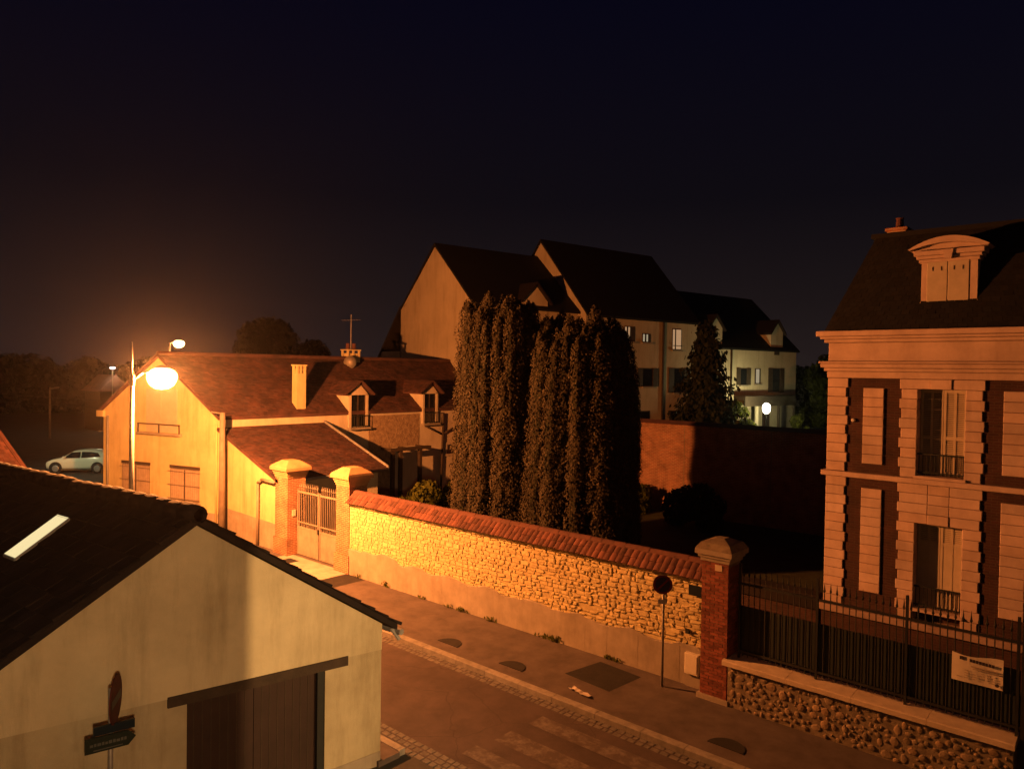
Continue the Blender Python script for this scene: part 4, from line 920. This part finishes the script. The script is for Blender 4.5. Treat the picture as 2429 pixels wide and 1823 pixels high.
def yew(name, c, plumes, label, seed):
    global rng
    rng = np.random.default_rng(seed); random.seed(seed)
    t = thing(name, (c[0], c[1], 0), label, 'tree', 'clipped yews in the villa garden')
    Ps, Ns, Ts = [], [], []; core = MB(); PL = np.array(plumes)
    for pi, (px, py, zb, zt, r) in enumerate(plumes):
        H = zt-zb; n = int(r*H*6.283*430); u = rng.uniform(0, 1, n); a = rng.uniform(0, 6.283, n)
        prof = np.where(u < .15, .75+.25*u/.15, 1.0)*np.sqrt(np.clip((1-u)/.10, .02, 1)); prof = np.clip(prof, 0, 1)*(1-.18*u)
        wob = 1+.10*np.sin(a*3+u*7+px*5)+.11*np.sin(a*5-u*37+py*9)+.10*np.sin(a*2+u*61+px*3)+rng.normal(0, .06, n)
        rad = r*prof*wob*rng.uniform(.86, 1.06, n)
        lean = .12*np.sin(u*5+px)*r; zz_ = (zb+u*H)/9.5
        x = px+np.cos(a)*rad+lean+(px-c[0])*.24*(.45-zz_); y = py+np.sin(a)*rad+(py-c[1])*.24*(.45-zz_); z = zb+u*H+rng.normal(0, .05, n)
        dq = np.hypot(x[:, None]-PL[None, :, 0], y[:, None]-PL[None, :, 1]); hid = (dq < PL[None, :, 4]*.66*(1-.25*np.clip((z[:, None]-PL[None, :, 2])/(PL[None, :, 3]-PL[None, :, 2]), 0, 1))) & (z[:, None] < PL[None, :, 3]-.3) & (z[:, None] > PL[None, :, 2]); hid[:, pi] = False
        kp = ~hid.any(1)
        Ps.append(np.stack([x, y, z], 1)[kp]); Ns.append(np.stack([np.cos(a), np.sin(a), np.full(n, .35)], 1)[kp])
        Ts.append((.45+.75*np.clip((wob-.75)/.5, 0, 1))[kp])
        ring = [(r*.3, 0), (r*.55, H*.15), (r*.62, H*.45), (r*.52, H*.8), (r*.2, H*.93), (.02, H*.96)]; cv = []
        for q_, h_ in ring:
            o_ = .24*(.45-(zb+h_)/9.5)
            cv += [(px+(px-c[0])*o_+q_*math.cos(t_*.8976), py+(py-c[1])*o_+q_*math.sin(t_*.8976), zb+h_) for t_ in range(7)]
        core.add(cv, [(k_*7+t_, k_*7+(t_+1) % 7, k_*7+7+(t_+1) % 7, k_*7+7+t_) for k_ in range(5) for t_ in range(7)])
    core.build('blocking_core', 'yew_core', t)  # solid dark core added inside the plumes to block light
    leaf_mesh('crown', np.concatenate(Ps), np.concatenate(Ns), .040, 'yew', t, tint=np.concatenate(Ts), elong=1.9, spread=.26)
    print('yew leaves', sum(len(p) for p in Ps))
    MB().tube((c[0], c[1], -.05), (c[0], c[1], 3.5), .38, .2, 10).build('trunk', 'bark', t)
random.seed(21)
rt = Vector((.665+.08, .747, 0)).normalized()   # across-view direction
def plume_set(cx, cy, R0, ht, shoulder, seed):
    random.seed(seed); out = []
    for k, sp in ((1.0, .40), (.72, .46), (.40, .55)):
        n = max(3, int(6.283*R0*k/sp))
        for i in range(n):
            a = 6.283*(i+R(-.22, .22))/n; kk = k*R(.93, 1.05); x = cx+math.cos(a)*kk*R0; y = cy+math.sin(a)*kk*R0
            zt = ht*(1-shoulder*kk**2.4)*R(.93, 1.015); out.append((x, y, R(.05, .4)+(ht*.5 if k < .9 else 0), zt, R(.30, .42)))
    for i in range(int(R0*16)):   # shorter side plumes
        a = R(0, 6.283); k = R(1.0, 1.08); x = cx+math.cos(a)*k*R0; y = cy+math.sin(a)*k*R0; z0 = ht*R(0, .55)
        out.append((x, y, z0, z0+ht*R(.2, .4), R(.24, .34)))
    return out
random.seed(77)
MID = [(-17.35+R(-.75, .75), 20.95+R(-.75, .75), R(.1, .5), R(7.6, 9.0), R(.32, .46)) for _ in range(20)]
yew('yew_tree', (-18.45, 20.05), plume_set(-18.45, 20.05, 1.36, 9.75, .035, 3), 'tall narrow yew on the left with spiky top behind the stone wall', 3)
yew('yew_tree', (-16.25, 21.85), MID+plume_set(-16.25, 21.85, 2.05, 9.3, .10, 5), 'broad dark yew on the right joined to its narrower neighbour', 5)
rng = np.random.default_rng(11)
bush('garden_shrub', (-23.2, 20.5, 0), 2.0, 2.6, 'low bushy shrub between lean-to and the tall yew', 'shrub', 'garden shrubs', 'leaf', .12, 90, False, 12, 31)
bush('garden_shrub', (-26.8, 25.8, 0), 1.4, 1.8, 'small rounded shrub near the carport post of the house', 'shrub', 'garden shrubs', 'leaf', .12, 90, False, 10, 32)
bush('garden_shrub', (-16.0, 31.0, 0), 1.7, 2.6, 'dark shrub at the foot of the brick garden wall', 'shrub', 'garden shrubs', 'leaf_dark', .13, 90, False, 12, 33)
bush('garden_shrub', (-19.5, 31.6, 0), 1.2, 2.0, 'low reddish-lit shrub before the lit part of garden wall', 'shrub', 'garden shrubs', 'leaf', .12, 90, False, 10, 34)

# ------------------------------------------------------------------ large residence behind
FA = Vector((.189, .982, 0)).normalized(); FB = Vector((-.982, .189, 0)).normalized(); F0_ = Vector((-27.78, 43.62, 0))
TF = Matrix(((FA.x, FB.x, 0, F0_.x), (FA.y, FB.y, 0, F0_.y), (0, 0, 1, 0), (0, 0, 0, 1)))  # x along the facade, y into the building
res = thing('residence', (-30, 48, 2.2), 'large pale three storey residence with steep roofs behind the yews', 'building')
def fbox(x0, x1, y0, y1, z0, z1, name, m, par=res): return MB(TF).box(x0, x1, y0, y1, z0, z1).build(name, m, par)
def block(x0, x1, y0, y1, ze, zr, ov=.3, z0=0):
    ym = (y0+y1)/2
    MB(TF).box(x0, x1, y0, y1, z0, ze).build('wall', 'far_plaster', res)
    for x in (x0, x1-.3): MB(TF).prism([(y0, ze), (y1, ze), (ym, zr-.12)], 'x', x+.002, x+.298).build('gable', 'far_plaster', res)
    sl = (zr-ze)/(ym-y0)
    A = [Vector((x0-.05, y0-ov, ze-ov*sl)), Vector((x1+.05, y0-ov, ze-ov*sl)), Vector((x1+.05, ym, zr)), Vector((x0-.05, ym, zr))]
    Bb = [Vector((x0-.05, y1+ov, ze-ov*sl)), Vector((x1+.05, y1+ov, ze-ov*sl)), A[2], A[3]]
    mb = MB(TF)
    for q in (A, Bb): b = [p+Vector((0, 0, .16)) for p in q]; mb.add(q+b, [(0, 1, 2, 3), (7, 6, 5, 4), (0, 4, 5, 1), (1, 5, 6, 2), (2, 6, 7, 3), (3, 7, 4, 0)])
    r = mb.build('roof', 'slate', res)
    return r
block(-12.9, -4.41, .75, 9.4, 11.0, 14.9, .25)
rA = block(-4.41, 7.0, 0, 9.5, 10.85, 16.1, .25)
rB = block(7.0, 20.4, .1, 9.3, 9.15, 13.6, .3)
fbox(-12.95, -7, 9.4, 12.2, 0, 8.2, 'rear_wing', 'far_plaster'); MB(TF).prism([(9.4, 11.0), (12.6, 7.6), (12.6, 7.85), (9.4, 11.25)], 'x', -13.0, -6.9).build('wing_roof', 'dark_tile', res)
def fwin(x0, x1, z0, z1, y=-.002, lit=None, rail=False, shut=True, part=None):
    f = fbox(x0, x1, y-.02, y+.02, z0, z1, 'window', 'wood_dark')
    if lit:
        for a, b in (part or ((x0+.06, (x0+x1)/2-.04), ((x0+x1)/2+.04, x1-.06))): fbox(a, b, y-.028, y-.021, z0+.06, z1-.06, 'pane', lit, f)
    else: fbox(x0+.07, x1-.07, y-.028, y-.021, z0+.07, z1-.07, 'pane', 'glass', f)
    fbox(x0-.08, x1+.08, y-.14, y, z0-.10, z0, 'sill', 'cement', f)
    if shut:
        w = (x1-x0)*.5
        for a, b in ((x0-w-.03, x0-.03), (x1+.03, x1+w+.03)): fbox(a, b, y-.06, y-.005, z0, z1, 'shutter', 'wood_dark', f)
    if rail: fbox(x0, x1, y-.12, y-.09, z0+.28, z0+.33, 'window_rail', 'iron', f)
fwin(-3.2, -2.1, 8.7, 10.1); fwin(-.80, .25, 9.1, 10.15, lit='lit_window', part=((-.74, -.60), (-.44, -.28)), shut=False); fwin(1.0, 1.85, 9.1, 9.72, lit='lit_window2', part=((1.06, 1.22), (1.40, 1.55)), shut=False)
fwin(4.15, 5.15, 8.66, 10.2, lit='lit_window', rail=True, part=((4.20, 4.42), (4.56, 5.10)), shut=False)
fwin(-2.6, -1.6, 6.0, 7.35); fwin(1.1, 2.1, 6.0, 7.3); fwin(4.4, 5.5, 5.55, 7.35); fwin(.2, 1.9, 3.4, 4.3, shut=False); fwin(4.0, 5.7, 3.0, 4.25, shut=False)
fwin(12.5, 13.4, 6.1, 7.45, .098); fwin(14.45, 15.25, 6.2, 7.45, .098, lit='lit_window2', part=((14.6, 15.05),), shut=False); fwin(16.9, 18.0, 5.5, 7.5, .098)
fbox(3.08, 3.2, -.12, -.01, 2.2, 10.7, 'downpipe', 'wood_dark'); fbox(11.2, 11.32, -.02, .09, 2.2, 9.0, 'downpipe', 'wood_dark')
for x, zt in ((9.2, 11.35), (17.4, 11.35)):
    dd_ = MB(TF).prism([(x-.85, 9.2), (x+.85, 9.2), (x+.85, 10.5), (x, zt), (x-.85, 10.5)], 'y', .05, 1.6).build('dormer', 'far_plaster', res)
    for s in (-1, 1): MB(TF).prism([(x, zt+.05), (x+s*1.1, 10.25), (x+s*1.1, 10.4), (x, zt+.2)], 'y', -.15, 4.0).build('dormer_roof', 'dark_tile', dd_)
    fbox(x-.35, x+.35, .02, .05, 8.6, 9.1, 'window', 'wood_dark', dd_)
dx = -8.1
dd_ = MB(TF).prism([(dx-1.0, 9.6), (dx+1.0, 9.6), (dx+1.0, 11.4), (dx, 12.4), (dx-1.0, 11.4)], 'y', .70, 2.6).build('dormer', 'far_plaster', res)
for s in (-1, 1): MB(TF).prism([(dx, 12.45), (dx+s*1.25, 11.2), (dx+s*1.25, 11.35), (dx, 12.6)], 'y', .5, 4.0).build('dormer_roof', 'dark_tile', dd_)
# porch
por = fbox(11.7, 18.7, -1.0, .08, 4.95, 5.25, 'porch_roof', 'wood_dark'); fbox(11.7, 18.7, -1.0, -.88, 4.45, 4.95, 'porch_fascia', 'wood_dark', por)
for x in (11.8, 13.3, 16.3, 18.5): fbox(x, x+.18, -.99, -.82, 2.1, 4.9, 'porch_post', 'white_render' if x == 13.3 else 'wood_dark', por)
fbox(12.6, 13.9, .06, .10, 2.2, 4.2, 'porch_door', 'curtain', por); fbox(15.6, 16.6, .06, .10, 2.2, 4.2, 'porch_door', 'brown_door', por)
pc = TF @ Vector((11.5, -3.0, 4.40)); pl_ = thing('porch_lamp', pc, 'bright white globe lamp on an added post before the residence porch', 'lamp')
MB().lathe([(.03, .42), (.22, .34), (.30, .10), (.26, -.20), (.14, -.36), (.03, -.40)], pc, 16).build('globe', 'lens_porch', pl_, True)
MB().tube((pc.x, pc.y, 2.1), (pc.x, pc.y, pc.z-.38), .04, .035, 8).build('post', 'iron', pl_)  # added post: lamp set ahead of the porch so it lights the bush
ld = bpy.data.lights.new('lamp_light', 'POINT'); ld.energy = PORCH_W; ld.color = (1, .88, .42); ld.shadow_soft_size = .15
lo = link(bpy.data.objects.new('lamp_light', ld)); lo.location = pc; parent(lo, pl_)
def fpt(x, y, z): return tuple(TF @ Vector((x, y, z)))
# conifer and leafy bushes before the residence
def conifer(base, h, w, label, seed):
    global rng
    rng = np.random.default_rng(seed); t = thing('fir_tree', base, label, 'tree'); Ps, Ns = [], []
    for k in range(26):
        u = k/25; rr_ = w*.5*(1-u*.86)*(.85+.15*math.sin(k*2.1)); nb = 10
        for j in range(nb):
            a = 6.283*j/nb+k*.7+rng.uniform(-.2, .2); L_ = rr_*rng.uniform(.7, 1.08); n = int(60*(1-u*.5)); s = rng.uniform(.1, 1, n)
            x = base[0]+np.cos(a)*L_*s+rng.normal(0, .16, n); y = base[1]+np.sin(a)*L_*s+rng.normal(0, .16, n); z = base[2]+.2+h*.97*u-.25*s*rr_*.4+rng.normal(0, .14, n)
            Ps.append(np.stack([x, y, z], 1)); Ns.append(np.tile([math.cos(a), math.sin(a), .5], (n, 1)))
    leaf_mesh('crown', np.concatenate(Ps), np.concatenate(Ns), .20, 'leaf_dark', t)
    MB().tube(base, (base[0], base[1], base[2]+h*.9), .2, .04, 8).build('trunk', 'bark', t)
conifer((-22.0, 43.2, 2.2), 7.7, 7.0, 'dark conical fir standing before the residence', 44)
rng = np.random.default_rng(12)
bush('porch_bush', fpt(5.4, -3.0, 2.2), 1.9, 2.2, 'leafy bush between the dark fir and the lamplit porch', 'bush', None, 'leaf', .18, 60, False, 16, 41)
bush('porch_bush', fpt(9.5, -1.7, 2.2), 2.7, 2.8, 'yellow-green bush nearest the porch lamp', 'bush', None, 'leaf', .11, 120, False, 12, 45)
bush('leafy_tree', fpt(25.0, .5, 2.2), 7.0, 5.0, 'dim leafy tree right of the residence porch', 'tree', None, 'leaf', .26, 30, True, 18, 42)
bush('porch_bush', fpt(16.6, -2.6, 2.2), 1.5, 1.6, 'small bush before the open end of the porch', 'bush', None, 'leaf', .16, 60, False, 9, 43)
pk = thing('pale_shed', fpt(29, 3, 2.2), 'low pale garden building with a lit window beside the villa corner', 'shed')
MB(TF).box(26.0, 34, 3, 6, 2.1, 4.6).build('wall', 'white_render', pk); MB(TF).box(25.8, 34.2, 2.8, 6.2, 4.6, 4.75).build('roof', 'dark_tile', pk)
MB(TF).box(28.6, 31.4, 2.96, 2.99, 3.5, 4.1).build('window', 'lit_window2', pk)

# ------------------------------------------------------------------ far left: car, neighbour roof, distant things
nb_ = thing('tiled_cottage', (-39, 5, 0), 'neighbouring cottage with red hipped tile roof at the left edge', 'house')
ex0, ex1, ey0, ey1, ez, rz = -46.0, -34.55, 4.95, 9.25, 2.6, 7.2
MB().box(ex0+.3, ex1-.35, ey0+.3, ey1-.35, -.1, ez+.1).build('wall', 'plaster', nb_)
r0, r1 = Vector((ex1-2.7, (ey0+ey1)/2, rz)), Vector((ex0+2.7, (ey0+ey1)/2, rz)); c = [Vector((ex1, ey1, ez)), Vector((ex1, ey0, ez)), Vector((ex0, ey0, ez)), Vector((ex0, ey1, ez))]
MB().add(c+[r0, r1], [(0, 1, 4), (1, 2, 5, 4), (2, 3, 5), (3, 0, 4, 5), (3, 2, 1, 0)]).build('roof', 'tile', nb_)
tile_sheet('roof_tiles', c[1], c[0], r0+Vector((0, .05, 0)), r0-Vector((0, .05, 0)), .18, .22, 'tile', nb_, .014)
MB().tube(c[0], r0, .09, .09, 8).build('hip_tiles', 'tile', nb_)

def car(loc, head):
    t = thing('parked_car', loc, 'small white hatchback parked beyond the gabled house', 'car'); Tm = frame(loc[0], loc[1], math.cos(head), math.sin(head), loc[2])
    st = [(-2.0, .42, .86, .90, .50, .42), (-1.92, .26, .98, 1.05, .74, .52), (-1.62, .22, 1.0, 1.36, .84, .60), (-1.1, .20, .98, 1.47, .86, .66), (-.4, .20, .95, 1.50, .87, .68), (.25, .20, .93, 1.44, .87, .66), (.75, .20, .92, 1.14, .86, .70), (1.05, .21, .90, .97, .85, .72), (1.55, .22, .82, .88, .82, .66), (1.88, .26, .70, .74, .72, .52), (2.0, .36, .58, .60, .52, .40)]
    v, f = [], []
    for x, zb, zs, zt, ws, wr in st:
        half = [(0, zb), (ws*.88, zb), (ws, zb+(zs-zb)*.35), (ws, zb+(zs-zb)*.75), (ws*.97, zs), (wr, zt-.05*(zt-zs > .1)), (wr*.7, zt), (0, zt+.015)]
        ring = half+[(-a, b) for a, b in half[-2:0:-1]]; v += [(x, a, b) for a, b in ring]
    n = 14
    for k in range(len(st)-1): f += [(k*n+i, k*n+(i+1) % n, (k+1)*n+(i+1) % n, (k+1)*n+i) for i in range(n)]
    f += [tuple(range(n)), tuple(range((len(st)-1)*n, len(st)*n))]
    body = MB(Tm).add(v, f).build('body', 'carpaint', t, True)
    for s in (-1, 1):
        def sidew(poly, nm):
            mb = MB(Tm); mb.add([(x, s*(y+.012), z) for x, y, z in poly], [tuple(range(len(poly)))]); return mb.build(nm, 'glass', body)
        sidew([(-1.52, .81, 1.08), (-.32, .845, 1.01), (-.32, .715, 1.40), (-.9, .71, 1.40), (-1.3, .70, 1.33)], 'side_window'); sidew([(-.25, .845, 1.01), (.78, .835, 1.0), (.30, .70, 1.36), (-.25, .715, 1.40)], 'side_window')
        MB(Tm).box(.62, .78, s*.88-.05, s*.88+.05, 1.0, 1.12).build('mirror', 'carpaint', t)
        MB(Tm).lathe([(.13, 0), (.13, .03)], (1.72, s*.66, .66), 10, 'y').build('headlight', 'sign_white', body)
        for xx in (-1.32, 1.24):
            w = MB(Tm).lathe([(.31, -.09), (.33, 0), (.31, .09)], (xx, s*.80, .33), 18, 'y').build('wheel', 'rubber', t, True)
            MB(Tm).lathe([(.22, -.005), (.19, .012*s), (.05, .02*s)], (xx, s*.892, .33), 12, 'y').build('rim', 'alloy', w)
            MB(Tm).lathe([(.40, 0), (.40, .01)], (xx, s*.866, .36), 18, 'y').build('wheel_arch', 'rubber', body)
        MB(Tm).box(-.95, .95, s*.872-.004, s*.872+.004, .30, .33).build('sill_trim', 'rubber', body)
    MB(Tm).add([(.80, -.62, 1.12), (.80, .62, 1.12), (.33, .60, 1.42), (.33, -.60, 1.42)], [(0, 1, 2, 3)]).build('windscreen', 'glass', body)
    MB(Tm).add([(-1.96, -.55, 1.02), (-1.96, .55, 1.02), (-1.66, .52, 1.34), (-1.66, -.52, 1.34)], [(0, 1, 2, 3)]).build('rear_window', 'glass', body)
    MB(Tm).box(-2.02, -1.93, -.72, -.52, .78, .95).box(-2.02, -1.93, .52, .72, .78, .95).build('tail_lamp', 'sign_red', body)
car((-53.45, 17.45, -.105), math.atan2(-.74, -.67))
def cobra(base, h, label, w=260, aim=None):
    t = thing('white_lamp_post', base, label, 'street lamp'); MB().tube(base, (base[0], base[1], h), .08, .05, 8).build('post', 'pole_steel', t)
    MB().lathe([(.02, .16), (.2, .1), (.26, 0)], (base[0], base[1], h), 12).build('lamp_head', 'pole_steel', t); MB().lathe([(.25, 0), (.22, -.14), (.03, -.2)], (base[0], base[1], h), 12).build('lamp_bowl', 'lens_white', t)
    ld = bpy.data.lights.new('lamp_light', 'SPOT' if aim else 'POINT'); ld.energy = w; ld.color = (1.0, .97, .56); ld.shadow_soft_size = .1
    lo = link(bpy.data.objects.new('lamp_light', ld)); lo.location = (base[0], base[1], h-.3)
    if aim: ld.spot_size = math.radians(62); ld.spot_blend = .6; lo.rotation_euler = (Vector(aim)-Vector(lo.location)).to_track_quat('-Z', 'Y').to_euler()
    parent(lo, t)
cobra((-83.6, 30.2, -.1), 6.7, 'tiny distant white lamp left of the orange street lamp', 500)
cobra((-44.0, 1.5, 6.2) if False else (-47.4, 9.6, -.1), 6.4, 'white car park lamp hidden behind the cottage roof', 4200, (-53.0, 17.0, .2))
fh_ = thing('distant_house', (-86.5, 30.7, 0), 'distant house with a faintly lit pale roof under the white lamp', 'house')
MB().box(-89, -84.5, 29.3, 32.2, -.1, 4.2).build('wall', 'wood_dark', fh_); MB().prism([(29.0, 4.1), (32.5, 4.1), (30.75, 5.9)], 'x', -89.2, -84.2).build('roof', 'tile', fh_)
upl = thing('telegraph_pole', (-79.2, 23.07, -.1), 'thin distant telegraph pole with a small dark lamp above the car', 'pole')
MB().tube((-79.2, 23.07, -.1), (-79.2, 23.07, 4.75), .11, .07, 8).build('shaft', 'pole_wood', upl); MB().tube((-79.2, 23.07, 4.6), (-78.5, 23.6, 4.75), .07, .1, 6).build('lamp_arm', 'pole_steel', upl)
for dz, nm in ((3.2, 'upper faint cable crossing at the far left above the car'), (2.5, 'lower faint cable crossing at the far left above the car')):
    mb = MB(); pts = [Vector((-110, 4, dz+2.6)).lerp(Vector((-60, 34, dz+.1)), i/14)-Vector((0, 0, .9*math.sin(math.pi*i/14)*.5)) for i in range(15)]
    for a, b in zip(pts, pts[1:]): mb.tube(a, b, .03, .03, 4)
    tag(mb.build('overhead_cable', 'iron'), nm, 'cable')
# distant tree belt and skyline trees
def belt(name, pts, h, label, seed):
    global rng
    rng = np.random.default_rng(seed); random.seed(seed); cs, rs = [], []
    for (x, y) in pts:
        for k in range(5): cs.append((x+R(-3, 3), y+R(-3, 3), h*R(.15, .8))); r_ = h*R(.22, .36); rs.append((r_*1.3, r_*1.3, r_))
    P, Nn = blob_leaves(cs, rs, 7); o = leaf_mesh(name, P, Nn, .45, 'wood_leaf', None); tag(o, label, 'woodland', None, 'stuff')
belt('far_woodland', [(-135+i*2.6, 48+i*2.6+R(-4, 4)) for i in range(28)]+[(-150+i*3, 5+i*3) for i in range(16)], 7.5, 'dark band of distant trees along the horizon', 51)
rng = np.random.default_rng(13)
for (x, y, h, w, lb, sd) in ((-64.5, 36.5, 11.2, 8.5, 'dark round tree silhouetted above the long roof ridge', 61), (-61.3, 39.5, 9.4, 5.5, 'smaller dark tree right of the round silhouetted tree', 62), (-52.0, 44.5, 8.8, 6.0, 'low dark tree seen over the far chimney', 63)):
    bush('silhouette_tree', (x, y, 0), h, w, lb, 'tree', 'skyline trees behind the gabled house', 'wood_leaf', .30, 16, True, 22, sd)
# ------------------------------------------------------------------ house the picture is taken from (stands behind the viewpoint)
own = thing('corner_house', (5.5, 0, 0), 'plain rendered corner house beside the viewpoint', 'house')
MB().box(.40, 11, -9, 7.55, -.1, 9.6).build('wall', 'plaster', own); MB().prism([(-9.3, 9.6), (7.85, 9.6), (-.7, 13.2)], 'x', .1, 11.3).build('roof', 'slate', own)
wlm = thing('wall_lantern', (.2, 0, 6.2), 'lantern on the side wall of the corner house', 'wall lantern')
MB().tube((.40, 0, 6.5), (.2, 0, 6.5), .02, .02, 6).build('bracket', 'iron', wlm); MB().lathe([(.03, .2), (.13, .12), (.11, -.14), (.03, -.2)], (.2, 0, 6.25), 10).build('globe', 'lens_warm', wlm)
ld = bpy.data.lights.new('lamp_light', 'SPOT'); ld.energy = LAMP3_W; ld.color = LAMP3_C; ld.shadow_soft_size = .15; ld.spot_size = math.radians(72); ld.spot_blend = .5
lo = link(bpy.data.objects.new('lamp_light', ld)); lo.location = (.2, 0, 6.25); lo.rotation_euler = (Vector((-11.3, 3.0, 1.6))-lo.location).to_track_quat('-Z', 'Y').to_euler(); parent(lo, wlm)

# ------------------------------------------------------------------ haze volume added for the glow around the lamps
if HAZE:
    m = bpy.data.materials.new('haze'); m.use_nodes = True; nt = m.node_tree; nt.nodes.remove(nt.nodes['Principled BSDF'])
    v = nt.nodes.new('ShaderNodeVolumePrincipled'); v.inputs['Density'].default_value = HAZE; v.inputs['Color'].default_value = (.9, .9, .9, 1); v.inputs['Anisotropy'].default_value = .90
    nt.links.new(v.outputs[0], nt.nodes['Material Output'].inputs['Volume'])
    hz = MB().box(-160, 40, -30, 250, -1.2, 22).build('haze', m); hz['kind'] = 'stuff'; hz['label'] = 'thin haze added to give the lamps a halo'
